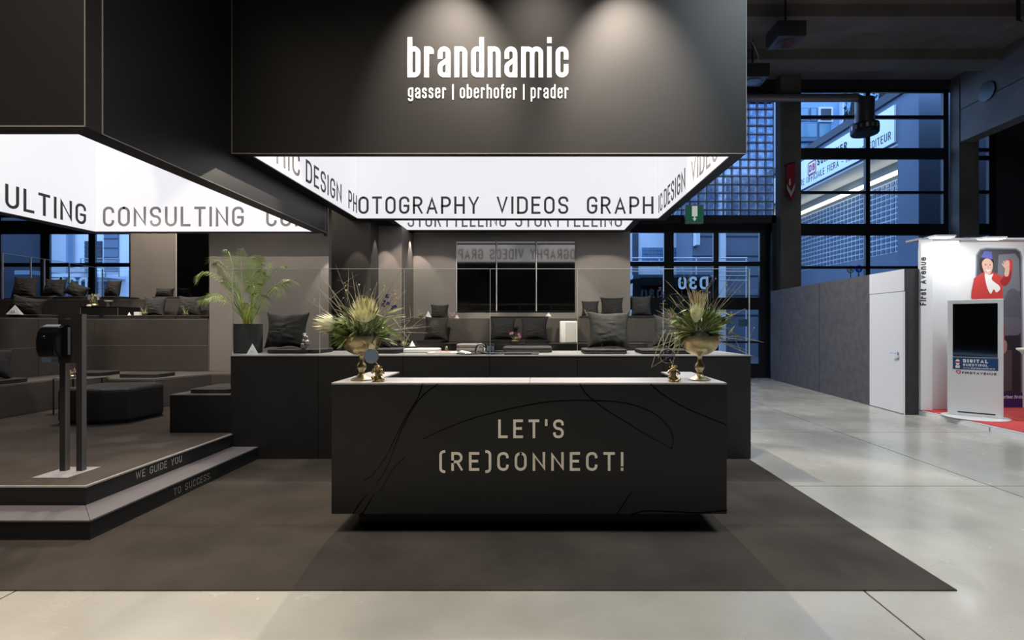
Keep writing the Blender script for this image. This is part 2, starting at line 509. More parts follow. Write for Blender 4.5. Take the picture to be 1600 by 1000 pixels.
# ------------------------------------------------------------------ stroke lettering
X = .735   # x-height
G = {
 'A': (.92, [[(0, 0), (.5, 1), (1, 0)], [(.17, .28), (.83, .28)]]),
 'B': (.8, [[(0, 0), (0, 1), (.92, 1, 1), (.92, .53, 1), (0, .53)], [(0, .53), (1, .53, 1), (1, 0, 1), (0, 0)]]),
 'C': (.8, [[(1, .78), (1, 1, 1), (0, 1, 1), (0, 0, 1), (1, 0, 1), (1, .22)]]),
 'D': (.85, [[(0, 0), (0, 1), (1, 1, 1), (1, 0, 1), (0, 0)]]),
 'E': (.72, [[(1, 1), (0, 1), (0, 0), (1, 0)], [(0, .52), (.86, .52)]]),
 'F': (.7, [[(1, 1), (0, 1), (0, 0)], [(0, .5), (.86, .5)]]),
 'G': (.84, [[(1, .78), (1, 1, 1), (0, 1, 1), (0, 0, 1), (1, 0, 1), (1, .46), (.55, .46)]]),
 'H': (.86, [[(0, 0), (0, 1)], [(1, 0), (1, 1)], [(0, .5), (1, .5)]]),
 'I': (.12, [[(.5, 0), (.5, 1)]]),
 'K': (.82, [[(0, 0), (0, 1)], [(1, 1), (0, .38)], [(.36, .58), (1, 0)]]),
 'L': (.7, [[(0, 1), (0, 0), (1, 0)]]),
 'M': (1.05, [[(0, 0), (0, 1), (.5, .3), (1, 1), (1, 0)]]),
 'N': (.88, [[(0, 0), (0, 1), (1, 0), (1, 1)]]),
 'O': (.84, [[(.5, 1), (1, 1, 1), (1, 0, 1), (0, 0, 1), (0, 1, 1), (.5, 1)]]),
 'P': (.8, [[(0, 0), (0, 1), (1, 1, 1), (1, .44, 1), (0, .44)]]),
 'R': (.82, [[(0, 0), (0, 1), (.95, 1, 1), (.95, .48, 1), (0, .48)], [(.5, .48), (1, 0)]]),
 'S': (.8, [[(1, .8), (1, 1, 1), (0, 1, 1), (0, .55, 1), (1, .47, 1), (1, 0, 1), (0, 0, 1), (0, .2)]]),
 'T': (.8, [[(0, 1), (1, 1)], [(.5, 0), (.5, 1)]]),
 'U': (.84, [[(0, 1), (0, 0, 1), (1, 0, 1), (1, 1)]]),
 'V': (.88, [[(0, 1), (.5, 0), (1, 1)]]),
 'W': (1.3, [[(0, 1), (.25, 0), (.5, .95), (.75, 0), (1, 1)]]),
 'Y': (.88, [[(0, 1), (.5, .42), (1, 1)], [(.5, 0), (.5, .42)]]),
 'Z': (.8, [[(0, 1), (1, 1), (0, 0), (1, 0)]]),
 '(': (.42, [[(1, 1.12), (0, 1.12, 2), (0, -.14, 2), (1, -.14)]]),
 ')': (.42, [[(0, 1.12), (1, 1.12, 2), (1, -.14, 2), (0, -.14)]]),
 '!': (.14, [[(.5, .28), (.5, 1)], [(.5, 0), (.5, .03)]]),
 "'": (.2, [[(.9, 1.02), (.9, .9), (.3, .76)]]),
 '.': (.14, [[(.5, 0), (.5, .03)]]),
 '-': (.5, [[(0, .42), (1, .42)]]),
 '|': (.14, [[(.5, -.12), (.5, 1.0)]]),
 '0': (.8, [[(.5, 1), (1, 1, 1), (1, 0, 1), (0, 0, 1), (0, 1, 1), (.5, 1)]]),
 '3': (.75, [[(0, .85), (0, 1, 1), (1, 1, 1), (1, .54, 1), (.35, .54)], [(.35, .54), (1, .54, 1), (1, 0, 1), (0, 0, 1), (0, .15)]]),
 'b': (.8, [[(0, 0), (0, 1)], [(.5, X), (1, X, 1), (1, 0, 1), (0, 0, 1), (0, X, 1), (.5, X)]]),
 'd': (.8, [[(1, 0), (1, 1)], [(.5, X), (1, X, 1), (1, 0, 1), (0, 0, 1), (0, X, 1), (.5, X)]]),
 'p': (.8, [[(0, -.26), (0, X)], [(.5, X), (1, X, 1), (1, 0, 1), (0, 0, 1), (0, X, 1), (.5, X)]]),
 'o': (.8, [[(.5, X), (1, X, 1), (1, 0, 1), (0, 0, 1), (0, X, 1), (.5, X)]]),
 'g': (.8, [[(.5, X), (1, X, 1), (1, .1, 1), (0, .1, 1), (0, X, 1), (.5, X)], [(1, X), (1, -.24, 1), (0, -.24, 1), (0, -.12)]]),
 'r': (.6, [[(0, 0), (0, X)], [(0, .3), (0, X, 1), (1, X, 1), (1, .66)]]),
 'a': (.8, [[(0, .52), (0, X, 1), (1, X, 1), (1, 0)], [(1, .46, .5), (0, .27, 1), (0, 0, 1), (1, 0, 1), (1, .3)]]),
 'n': (.8, [[(0, 0), (0, X)], [(0, .3), (0, X, 1), (1, X, 1), (1, 0)]]),
 'h': (.8, [[(0, 0), (0, 1)], [(0, .3), (0, X, 1), (1, X, 1), (1, 0)]]),
 'm': (1.38, [[(0, 0), (0, X)], [(0, .3), (0, X, .5), (.5, X, .5), (.5, 0)], [(.5, .3), (.5, X, .5), (1, X, .5), (1, 0)]]),
 'i': (.14, [[(.5, 0), (.5, X)], [(.5, .965), (.5, 1)]]),
 'l': (.14, [[(.5, 0), (.5, 1)]]),
 't': (.5, [[(.4, 1), (.4, 0, .5), (1, 0)], [(0, X), (1, X)]]),
 'f': (.5, [[(.35, 0), (.35, 1, 1), (1, 1)], [(0, X), (1, X)]]),
 'c': (.8, [[(1, .5), (1, X, 1), (0, X, 1), (0, 0, 1), (1, 0, 1), (1, .24)]]),
 'e': (.8, [[(0, .4), (1, .4), (1, X, 1), (0, X, 1), (0, 0, 1), (1, 0, 1), (1, .16)]]),
 's': (.72, [[(1, .6), (1, X, 1), (0, X, 1), (0, .44, 1), (1, .34, 1), (1, 0, 1), (0, 0, 1), (0, .16)]]),
 'u': (.8, [[(0, X), (0, 0, 1), (1, 0, 1), (1, X)]]),
 'v': (.8, [[(0, X), (.5, 0), (1, X)]]),
 'w': (1.2, [[(0, X), (.25, 0), (.5, X), (.75, 0), (1, X)]]),
 'z': (.8, [[(0, X), (1, X), (0, 0), (1, 0)]]),
}
G['/'] = (.5, [[(0, 0), (1, 1)]])


def fillet(pts, R):
    out = []
    n = len(pts)
    for i, p in enumerate(pts):
        q = Vector((p[0], p[1]))
        rr = (p[2] if len(p) > 2 else 0) * R
        if rr <= 0 or i == 0 or i == n - 1:
            out.append(q); continue
        a = Vector(pts[i - 1][:2]) - q
        b = Vector(pts[i + 1][:2]) - q
        la, lb = a.length, b.length
        # neighbours that are filleted too share the edge
        ka = 0.5 if len(pts[i - 1]) > 2 else 1.0
        kb = 0.5 if len(pts[i + 1]) > 2 else 1.0
        a.normalize(); b.normalize()
        cs = max(-.9999, min(.9999, a.dot(b)))
        th = math.acos(cs)
        d = min(rr / math.tan(th / 2), la * ka, lb * kb)
        r = d * math.tan(th / 2)
        c = q + (a + b).normalized() * (r / math.sin(th / 2))
        s0, s1 = q + a * d - c, q + b * d - c
        a0 = math.atan2(s0.y, s0.x); a1 = math.atan2(s1.y, s1.x)
        da = (a1 - a0 + math.pi) % (2 * math.pi) - math.pi
        for k in range(7):
            an = a0 + da * k / 6
            out.append(c + Vector((math.cos(an), math.sin(an))) * r)
    res = [out[0]]
    for p in out[1:]:
        if (p - res[-1]).length > 1e-6: res.append(p)
    return res


def ribbon(mb, pts, t, O, u, v, n, d, cap=True, lim=None):
    """pts 2D centreline -> raised stroke of width t on plane O,u,v; n outward"""
    pts = [p.copy() for p in pts]
    if len(pts) < 2: return
    if cap:
        pts[0] = pts[0] + (pts[0] - pts[1]).normalized() * t / 2
        pts[-1] = pts[-1] + (pts[-1] - pts[-2]).normalized() * t / 2
    k = len(pts)
    L, Rr = [], []
    for i in range(k):
        if i == 0: dd = (pts[1] - pts[0]).normalized(); m = Vector((-dd.y, dd.x)); s = 1
        elif i == k - 1: dd = (pts[-1] - pts[-2]).normalized(); m = Vector((-dd.y, dd.x)); s = 1
        else:
            d0 = (pts[i] - pts[i - 1]).normalized(); d1 = (pts[i + 1] - pts[i]).normalized()
            n0 = Vector((-d0.y, d0.x)); n1 = Vector((-d1.y, d1.x))
            m = n0 + n1
            if m.length < 1e-4: m = n0.copy()
            m.normalize()
            s = 1 / max(.3, m.dot(n0))
        L.append(pts[i] + m * t / 2 * s); Rr.append(pts[i] - m * t / 2 * s)
    if lim:
        for q in L + Rr:
            q.x = min(max(q.x, lim[0]), lim[1]); q.y = min(max(q.y, lim[2]), lim[3])
    w3 = lambda p, h: O + u * p.x + v * p.y + n * h
    vs = [w3(p, d) for p in L] + [w3(p, d) for p in Rr] + [w3(p, 0) for p in L] + [w3(p, 0) for p in Rr]
    fs = []
    for i in range(k - 1):
        fs.append((i, i + 1, k + i + 1, k + i))
        fs.append((i, i + 2 * k, i + 1 + 2 * k, i + 1))
        fs.append((k + i, k + i + 1, 3 * k + i + 1, 3 * k + i))
    fs.append((0, k, 3 * k, 2 * k)); fs.append((k - 1, 3 * k - 1, 4 * k - 1, 2 * k - 1))
    mb.add(vs, fs)


def text(mb, s, O, u, v, n, h, t, length, gap=.28, space=.6, d=.003, mirror=False, cap_h=1.0):
    """letters of cap height h fitted to the given length"""
    ws = mb if isinstance(mb, Words) else None
    if ws is not None:
        mb = MB(); ws.l.append(mb)
    O = Vector(O); u = Vector(u).normalized(); v = Vector(v).normalized(); n = Vector(n).normalized()
    tot = 0
    fixed = 0
    for i, ch in enumerate(s):
        w_ = space if ch == ' ' else G[ch][0]
        if w_ < .25 and ch != ' ': fixed += t
        else: tot += w_
        if i < len(s) - 1: tot += gap
    sx = (length - fixed) / (tot * h)
    x = 0
    for i, ch in enumerate(s):
        if ch == ' ':
            x += (space + gap) * sx * h
            if ws is not None:
                mb = MB(); ws.l.append(mb)
            continue
        w, paths = G[ch]
        gw = t if w < .25 else w * sx * h
        iw = max(gw - t, 0.0)
        R = min(iw / 2, h * .42) if iw > 0 else 0
        for ip, pth in enumerate(paths):
            q = []
            for p in pth:
                px = x + t / 2 + p[0] * iw if iw > 0 else x + gw / 2
                yy = p[1]
                py = t / 2 + yy * (h - t)
                q.append((px, py, p[2]) if len(p) > 2 else (px, py))
            pts = fillet(q, R)
            x0_, x1_ = x - t * .02, x + gw + t * .02
            if mirror:
                pts = [Vector((length - p.x, p.y)) for p in pts]
                x0_, x1_ = length - x1_, length - x0_
            ys = [p.y for p in pts]
            ribbon(mb, pts, t, O, u, v, n, d * (1 + .16 * ip), lim=(x0_, x1_, min(ys) - t / 2, max(ys) + t / 2))
        x += gw + gap * sx * h
    return mb if ws is None else ws

class Words:
    """collects texts, each built as a part of its own"""
    def __init__(s): s.l = []
    def build(s, name, m, parent, **k):
        for mb in s.l: mb.build(name, m, parent, **k)


def text_w(ws, *a, **k):
    return text(ws, *a, **k)
UX, UY, UZ = Vector((1, 0, 0)), Vector((0, 1, 0)), Vector((0, 0, 1))
# ------------------------------------------------------------------ hall shell
floor = box('floor', M_JOINT, (-19.4, 19.5, -9.9, 14.7, -0.3, -0.02), kind='structure')
S = 2.42
sx_ = [-19.4, -17.5, -12.65, -7.8, -2.97] + [1.87 + i * S for i in range(8)]
for i in range(len(sx_) - 1):
    for j in range(-4, 6):
        x0 = sx_[i]; x1 = min(sx_[i + 1], 19.4)
        y0 = 2.41 - 2 * S + (j + 2) * S; y1 = min(y0 + S, 14.7)
        if x1 - x0 < .1 or y0 > 14.6 or y1 - y0 < .1: continue
        g = .006
        if y1 < -9: continue
        MB().box(x0 + g, x1 - g, y0 + g, y1 - g, -.06, 0).build('floor_slab', M_FLOOR, floor)

ceiling = box('ceiling', M_CEIL, (-20, 20, -10, 14.9, 8.57, 8.9), kind='structure')
for k in range(-6, 2):
    y = 11.25 + 1.82 * k
    box('ceiling_beam', M_CEIL, (-20, 20, y, y + .61, 8.3, 8.569), ceiling)
    for q in range(-3, 12):   # board joints of the formwork
        pass
box('wall_front', M_DARKWALL, (-20, 20, -10.2, -10, 0, 8.9), kind='structure')
box('wall_left', M_DARKWALL, (-19.7, -19.5, -10, 14.7, 0, 8.9), kind='structure')
box('wall_right', M_DARKWALL, (19.5, 19.7, -10, 14.7, 0, 8.9), kind='structure')
yard = box('floor_yard', M_ASPH, (-45, 45, 15.1, 70, -.35, -.1), kind='structure')

# facade pieces in the plane of the hall's rear wall -------------------------
FY = 14.8
sc_ = F / FY
fx = lambda px: (px - 838) / F * FY
fz = lambda py: H - (py - 508) / F * FY


def facade_box(mb, x0, x1, ya, yb, y0=FY - .06, y1=FY + .06):
    return mb.box(fx(x0), fx(x1), y0, y1, fz(yb), fz(ya))

# blind wall between and above the glazing
wb = MB()
wb.box(-20, fx(-130), FY - .1, FY + .2, 0, 8.9)
wb.box(fx(-130), fx(960), FY - .1, FY + .2, fz(335), 8.9)
wb.box(fx(275), fx(925), FY - .1, FY + .2, 0, fz(335))
wb.box(fx(960), 20, FY - .1, FY + .2, fz(140), 8.9)
wb.box(fx(1553), 20, FY - .1, FY + .2, 0, fz(140))
wb.box(fx(960), fx(1209), FY - .1, FY + .2, fz(158), fz(140))
wb.build('wall_back', M_DARKWALL, org=(0, FY, 0), kind='structure')


def window(name, xs, ys, vm, hm, x0, x1, ya, yb, dy=.1):
    """vm: list of vertical bars (px from, px to), hm: horizontal bars; panes fill the gaps"""
    root = thing(name, None, None, (fx((x0 + x1) / 2), FY, fz(yb)), kind='structure')
    for a, b in vm:
        MB().box(fx(a), fx(b), FY - dy, FY + dy, fz(yb), fz(ya)).build('mullion', M_FRAME, root)
    for a, b in hm:
        MB().box(fx(x0), fx(x1), FY - dy + .01, FY + dy - .01, fz(b), fz(a)).build('transom', M_FRAME, root)
    vm = sorted(vm); hm = sorted(hm)
    for i in range(len(vm) - 1):
        for j in range(len(hm) - 1):
            a, b = vm[i][1], vm[i + 1][0]
            c, d = hm[j][1], hm[j + 1][0]
            if b - a > 2 and d - c > 2:
                MB().box(fx(a) - .01, fx(b) + .01, FY + .02, FY + .035, fz(d) - .01, fz(c) + .01).build('pane', M_WGLASS, root)
    return root

w1 = window('window_1', 0, 0, [(1238, 1243), (1351, 1358), (1472, 1480)],
            [(138, 145), (181, 186), (232, 249), (299, 303), (350, 368), (416, 420), (560, 592)], 1240, 1480, 138, 590, dy=.05)
w2 = window('window_2', 0, 0, [(1508, 1511), (1543, 1554)],
            [(196, 202), (232, 237), (244, 250), (298, 303), (350, 367), (560, 590)], 1510, 1553, 196, 590, dy=.05)
# glazed doors right and left of the booth wall
d1 = window('door_1', 0, 0, [(925, 935), (975, 983), (1037, 1052), (1114, 1122), (1186, 1204)],
            [(339, 364), (409, 416), (465, 484), (533, 536), (568, 591)], 925, 1204, 339, 590, dy=.05)
w3 = window('window_3', 0, 0, [(-130, -100), (-60, -50), (-2, 3), (64.5, 79), (139.5, 150), (203, 212), (268, 275)],
            [(335, 340), (345, 366), (411, 417), (466, 470), (560, 590)], -130, 275, 335, 590, dy=.03)
# mirrored stand number printed on the far side of the glass
mb = text(MB(), 'D30', (fx(1060), FY + .016, fz(452)), UX, UZ, -UY, .37, .07, fx(1107) - fx(1060), mirror=True, d=.003)
mb.build('stand_number', M_FILM, d1)
mb = text(MB(), 'D30', (fx(88), FY + .016, fz(453)), UX, UZ, -UY, .37, .07, fx(136) - fx(88), mirror=True, d=.003)
mb.build('stand_number', MATS['frosted_film'], w3)
MB().box(fx(1150), fx(1166), FY - .19, FY - .165, fz(510), fz(499)).build('door_notice', mat('notice_blue', (.08, .16, .3), .5), d1)
# porch frame of the door, closer to the room
pf = MB()
pf.box(fx(1198), fx(1205), FY - .34, FY - .161, 0, fz(341))
pf.box(fx(925), fx(1204), FY - .34, FY - .161, fz(352), fz(340))
pf.build('door_hood', M_FRAME, d1)

# glass block wall
gb = thing('window_4', None, None, (fx(1100), FY, fz(340)), kind='structure')
PB = .2425
blk = MB().box(-.106, .106, -.05, .05, -.106, .106)
bm_ = blk.box(-.104, .104, -.06, -.0505, .084, .104).box(-.104, .104, -.06, -.0505, -.104, -.084).box(-.104, -.086, -.06, -.0505, -.084, .084).box(.086, .104, -.06, -.0505, -.084, .084).mesh('glass_block', M_BLOCK)
bm_.materials.append(M_RIM)
for p_i in range(6, len(bm_.polygons)): bm_.polygons[p_i].material_index = 1
blocks = []
nx, nz = 14, 14
for i in range(nx):
    for j in range(nz):
        o = bpy.data.objects.new('glass_block', bm_)
        C.objects.link(o)
        o.parent = gb
        o.location = Vector((fx(1208) - PB * (i + .5), FY, fz(158) - PB * (j + .5))) - wloc(gb)
        bv = None
g = MB()
for i in range(nx + 1):
    g.box(fx(1208) - PB * i - .014, fx(1208) - PB * i + .014, FY - .035, FY + .035, fz(158) - PB * nz, fz(158))
for j in range(nz + 1):
    g.box(fx(1208) - PB * nx, fx(1208), FY - .034, FY + .034, fz(158) - PB * j - .014, fz(158) - PB * j + .014)
g.build('block_joints', M_GROUT, gb, kind='stuff')

# concrete columns and side wall
box('column_1', M_CONC, (fx(1209), fx(1240), FY - .42, FY - .1, 0, 8.56), kind='structure')
box('column_2', M_CONC, (fx(1480), fx(1510), FY - .42, FY - .1, 0, 8.56), kind='structure')
sw = MB().box(11.9, 12.3, 2.0, FY - .43, 6.66, 8.56)
side = sw.build('wall_right_upper', M_CEIL, org=(11.9, 8, 6.66), kind='structure')
MB().tube([(11.86, 13.5, 7.68), (11.905, 13.5, 7.68)], .25, 24).build('round_opening', M_FRAME, side)
MB().box(11.885, 11.9, 2.0, FY - .43, 7.55, 7.565).build('wall_joint', M_JOINT, side)

# pipe under the ceiling with a down duct ------------------------------------
pd = thing('air_duct', 'dark ventilation pipe with an elbow and a perforated outlet before the high window', 'duct', W(1350, 210, 14.2))
MB().tube([W(1100, 153, 14.2), W(1338, 153, 14.2), W(1350, 157, 14.2), W(1352, 168, 14.2)], .11, 16).build('pipe', M_STEEL, pd)
mdk = mat('duct_metal', (.09, .085, .08), .4, metal=.5)
MB().lathe([(.22, 0), (.24, 0), (.24, -.75), (.22, -.75)], W(1351, 155, 14.2), 24).build('down_duct', mdk, pd)
o = MB().lathe([(.24, 0), (.35, -.03), (.35, -.27), (.33, -.3)], W(1351, 193, 14.2), 28).build('outlet', mat('outlet_metal', (.03, .03, .032), .5, metal=.4), pd)
hm_ = MB()
for k in range(16):
    a = k * math.pi / 8
    c = W(1351, 201, 14.2)
    hm_.obox(c + Vector((math.cos(a) * .35, math.sin(a) * .35, 0)), (-math.sin(a), math.cos(a), 0), (math.cos(a), math.sin(a), 0), UZ, .03, .006, .05)
hm_.build('outlet_holes', M_STEEL, o, kind='stuff')


def highbay(x0, x1, y, z, D, label):
    w = x1 - x0
    r = thing('high_bay_lamp', label, 'lamp', (x0 + w / 2, D + .28, z), group='unlit hall lamps')
    b = MB().box(x0, x1, D, D + .55, z + .03, z + .34)
    b.build('housing', mat('lamp_housing', (.035, .035, .037), .6), r)
    MB().box(x0 + .02, x1 - .02, D + .02, D + .53, z + .01, z + .028).build('cover_glass', mat('lamp_glass', (.12, .15, .22), .1, spec=.8), r)
    rf = MB().lathe([(.17, 0), (.19, -.012)], (x0 + w / 2, D + .27, z + .01), 20)
    rf.build('reflector', M_CHROME, r)
    MB().tube([(x0 + w / 2, D + .28, z + .34), (x0 + w / 2, D + .28, 8.57)], .02, 6).build('suspension_rod', M_METAL, r)
highbay(W(1215, 0, 10.67).x, W(1260, 0, 10.67).x, 0, 7.53, 10.67, 'unlit box shaped hall lamp hanging right of the black header, nearer one')
highbay(W(1164, 0, 12.4).x, W(1203, 0, 12.4).x, 0, 7.53, 12.4, 'unlit box shaped hall lamp half behind the black header, farther one')
cb = [W(1173, 48, 11.9), W(1173, 62, 11.9), W(1180, 75, 12.0), W(1185, 88, 12.2), W(1184, 97, 12.4)]
MB().tube(cb, .012, 6).build('lamp_cable', mat('cable_grey', (.3, .3, .28), .6), org=cb[0], label='thin pale cable hanging between the two unlit hall lamps', cat='cable')
c0 = W(1588, 42, 10.6)
sd = thing('ceiling_sensor', 'small pale boxy device on a beam at the top right', 'sensor', c0)
MB().obox(c0, (1, .3, 0), (-.3, 1, 0), UZ, .19, .1, .05).build('body', mat('sensor_grey', (.16, .145, .14), .6), sd)
MB().box(c0.x + .02, c0.x + .06, c0.y - .03, c0.y + .03, c0.z + .05, 8.3).build('bracket', M_METAL, sd)
MB().ball(c0 + Vector((.02, -.02, .07)), .07).build('dome', M_FRAME, sd)

# exit sign -------------------------------------------------------------------
ex = thing('exit_sign', 'green emergency exit sign with white door and arrow above the glazed doors', 'sign', W(1085, 349, 14.35))
q = lambda x, y: W(x, y, 14.3)
a, b = q(1071, 320), q(1099, 349)
MB().box(a.x, b.x, 14.3, 14.4, b.z, a.z).build('sign_case', mat('sign_case', (.45, .5, .45), .5), ex)
a, b = q(1072.5, 322), q(1097.5, 347)
MB().box(a.x, b.x, 14.292, 14.3, b.z, a.z).build('green_face', M_GREENS, ex)
m_ = MB()
a, b = q(1081, 322), q(1089.5, 338)
m_.box(a.x, b.x, 14.286, 14.292, b.z, a.z)
m_.poly([W(x, y, 14.292) for x, y in [(1084.3, 338), (1084.3, 341), (1082, 341), (1085.2, 345.5), (1088.4, 341), (1086.2, 341), (1086.2, 338)]], -UY, .006)
m_.build('white_arrow', M_EXITW, ex)
MB().box(q(1085, 0).x - .02, q(1085, 0).x + .02, 14.4, 14.76, q(0, 325).z - .02, q(0, 325).z + .02).build('hanger', M_METAL, ex)

# red banner ------------------------------------------------------------------
ban = thing('red_banner', 'narrow red banner with a white chevron hung on the concrete column', 'banner', W(1240, 315, 14.2))
bc, bd = W(1229, 0, 14.1).x, W(1242, 0, 14.1).x
BY = 14.33
def bp(u_, v_):
    p = W(1229 + 13 * u_, 253 + 62 * v_, BY); p.y = BY - .04 * math.sin(u_ * 3.1); return p
MB().poly([bp(0, .07), bp(0, .84), bp(.55, 1), bp(1, .82), bp(1, 0)][::-1], -UY, .01).build('cloth', mat('banner_red', (.34, .02, .035), .8), ban)
MB().poly([W(1229.5, 287, BY - .06), W(1229.5, 295, BY - .06), W(1236, 308, BY - .06), W(1242, 294, BY - .06), W(1242, 286, BY - .06), W(1236, 300, BY - .06)][::-1], -UY, .004).build('white_chevron', mat('banner_white', (.5, .5, .55), .8), ban)
MB().poly([W(1233, 280, BY - .06), W(1232, 288, BY - .06), W(1234, 291, BY - .06), W(1236, 287, BY - .06), W(1235, 279, BY - .06)][::-1], -UY, .004).build('shield', MATS['banner_white'], ban)
for yy in (256, 304):
    MB().tube([W(1225, yy + 3, BY - .01), W(1243, yy - 3, BY - .01)], .012, 6).build('rod', M_FRAME, ban)

# ------------------------------------------------------------------ yard outside
# shipping hall across the yard: plane X = 12.1 running away from us
bA = thing('shipping_building', 'long blue building with a white sign band, lit canopy and glass block wall outside', 'building', (13, 21, -.1))
MB().box(13.2, 20, 16.6, 29.2, -.1, 4.2).build('base_wall', M_BLUEW, bA)
MB().box(13.3, 20, 17.2, 29.2, 4.2, 7.6).build('upper_wall', M_BLUEW, bA)
MB().box(12.1, 20, 16.2, 29.2, 7.62, 9.4).build('fascia', M_BLUEW, bA)
MB().box(12.1, 20, 16.2, 17.15, -.1, 7.62).build('end_pier', M_BLUEW, bA)
MB().box(12.0, 12.1, 16.2, 29.2, 9.15, 9.45).build('roof_edge', M_DARKB, bA)
MB().box(12.12, 13.3, 17.16, 29.2, 7.55, 7.619).build('soffit', M_PALE, bA)
MB().box(12.02, 12.09, 17.2, 26.5, 7.66, 8.92).build('sign_board', M_WHITEOUT, bA)
MB().box(12.95, 13.18, 17.3, 29, 7.0, 7.08).build('tube_light', M_TUBE, bA)
g = MB(); p_ = .262
for i in range(44):
    for j in range(13):
        y = 17.25 + i * p_; z = 4.22 + j * .203
        g.box(13.17, 13.2, y + .03, y + .205, z + .02, z + .155)
g.build('glass_block', mat('yard_block', (.10, .15, .22), .25, spec=.7), bA, kind='stuff')
MB().box(13.201, 13.22, 17.2, 29.1, 4.2, 6.86).build('block_joint_field', mat('yard_joint', (.5, .56, .62), .8), bA)
sb = Vector((12.018, 0, 0))
mb = text_w(Words(), 'NIERE UFFICIALE FIERA - MESSESPEDITEUR', (12.018, 23.75, 7.82), -UY, UZ, -UX, .28, .034, 6.4, d=.004, gap=.3)
mb.build('sign_lettering', M_SIGNBLK, bA)
mb = text(MB(), 'SCHENKER', (12.018, 21.9, 8.32), -UY, UZ, -UX, .32, .07, 2.1, d=.004, gap=.3)
mb.build('sign_lettering', M_SIGNBLK, bA)
mb = MB()
mb = text(mb, 'DB', (12.014, 22.55, 8.24), -UY, UZ, -UX, .3, .06, .46, d=.004)
rr = [Vector(p) for p in [(.3, .52), (.62, .52), (.62, 0), (0, 0), (0, .52), (.3, .52)]]
ribbon(mb, fillet([(.3, .52), (.62, .52, 1), (.62, 0, 1), (0, 0, 1), (0, .52, 1), (.3, .52)], .08), .05, Vector((12.014, 22.64, 8.13)), -UY, UZ, -UX, .004)
mb.build('sign_logo', M_DBRED, bA)

# blue house behind with windows
bB = thing('office_building', 'tall blue office building with framed windows seen through the high window', 'building', (16, 34, -.1))
MB().box(14, 40, 34, 40, -.1, 24).build('wall', mat('blue_facade', (.22, .34, .5), .8), bB)
wz = lambda py: H - (py - 508) / F * 34
wx = lambda px: (px - 838) / F * 34
mwin = mat('far_pane', (.13, .26, .34), .15, spec=.8)
for (xa, xb, ya, yb) in [(1242, 1263, 169, 190), (1265, 1276, 169, 190), (1242, 1276, 193, 216), (1278, 1297, 193, 216), (1319, 1334, 170, 180), (1319, 1334, 184, 200), (1385, 1410, 146, 162), (1365, 1383, 150, 175), (1240, 1262, 224, 250), (1265, 1300, 224, 250)]:
    f_ = MB().box(wx(xa), wx(xb), 33.93, 33.99, wz(yb), wz(ya)).build('window', mat('far_frame', (.08, .14, .22), .6), bB)
    MB().box(wx(xa) + .05, wx(xb) - .05, 33.9, 33.929, wz(yb) + .05, wz(ya) - .05).build('pane', mwin, f_)
f_ = MB().box(wx(1277), wx(1299), 33.8, 33.99, wz(192), wz(169)).build('window', M_PALE, bB)
MB().box(wx(1280), wx(1296), 33.77, 33.8, wz(190), wz(172)).build('pane', M_DARKB, f_)
MB().box(wx(1240), wx(1305), 33.7, 33.99, wz(223), wz(218)).build('ledge', MATS['far_frame'], bB)
MB().box(wx(1311), wx(1313), 33.6, 33.99, wz(215), wz(160)).build('downpipe', M_PALE, bB)
mtree = mat('cypress_green', (.012, .02, .012), .9)
for i, (px, ya, yb, D, lb) in enumerate([(1337, 158, 205, 31, 'dark slim cypress left of the down duct, outside'), (1382, 138, 190, 31, 'dark slim cypress right of the down duct, outside')]):
    b0 = W(px, 508 + 1.6 * F / D, D); top = W(px, ya, D); 
    t = thing('cypress', lb, 'tree', b0, group='cypresses outside')
    m_ = MB(); rnd = random.Random(i)
    m_.lathe([(.05, 1.0), (.5, 2.0), (.62, 5), (.5, top.z - 2), (.05, top.z + 1.5)], (b0.x, b0.y, 0), 12)
    for k in range(500):
        z = rnd.uniform(2, top.z + .8); a = rnd.uniform(0, 6.28); r = .55
        c = Vector((b0.x + math.cos(a) * r, b0.y + math.sin(a) * r, z))
        m_.add([c, c + Vector((rnd.uniform(-.15, .15), rnd.uniform(-.1, .1), .3)), c + Vector((math.cos(a) * .12, math.sin(a) * .12, .1))], [(0, 1, 2)])
    m_.build('foliage', mtree, t)
    MB().tube([(b0.x, b0.y, -.1), (b0.x, b0.y, 2)], .12, 8).build('trunk', M_TWIGD, t)

# traffic signs
def rsign(px, py, ring, face, label, arrow):
    D = 17.0
    c = W(px, py, D)
    c.x = min(c.x, 11.5)
    t = thing('road_sign', label, 'sign', (c.x, c.y, -.1))
    MB().tube([(c.x, c.y + .03, -.1), (c.x, c.y + .03, c.z)], .03, 8).build('post', M_STEEL, t)
    MB().tube([c + Vector((0, -.01, 0)), c + Vector((0, .02, 0))], .12, 24).build('rim', ring, t)
    MB().tube([c + Vector((0, -.016, 0)), c + Vector((0, -.01, 0))], .1, 24).build('face', face, t)
    m_ = MB()
    if arrow:
        m_.poly([c + Vector((x, -.017, z)) for x, z in [(-.012, -.07), (-.012, .02), (-.04, .02), (0, .08), (.04, .02), (.012, .02), (.012, -.07)]], -UY, .003)
        m_.build('arrow', M_WHITEOUT, t)
    else:
        m_.box(c.x - .04, c.x - .015, c.y - .02, c.y - .016, c.z - .05, c.z + .05)
        m_.box(c.x + .015, c.x + .04, c.y - .02, c.y - .016, c.z - .05, c.z + .05)
        m_.build('symbol', M_SIGNBLK, t)
rsign(1329, 421, M_DBRED, M_WHITEOUT, 'round white road sign with a red rim outside the window', False)
rsign(1342, 420, mat('sign_blue', (.01, .13, .6), .5), MATS['sign_blue'], 'round blue road sign with a white arrow outside the window', True)

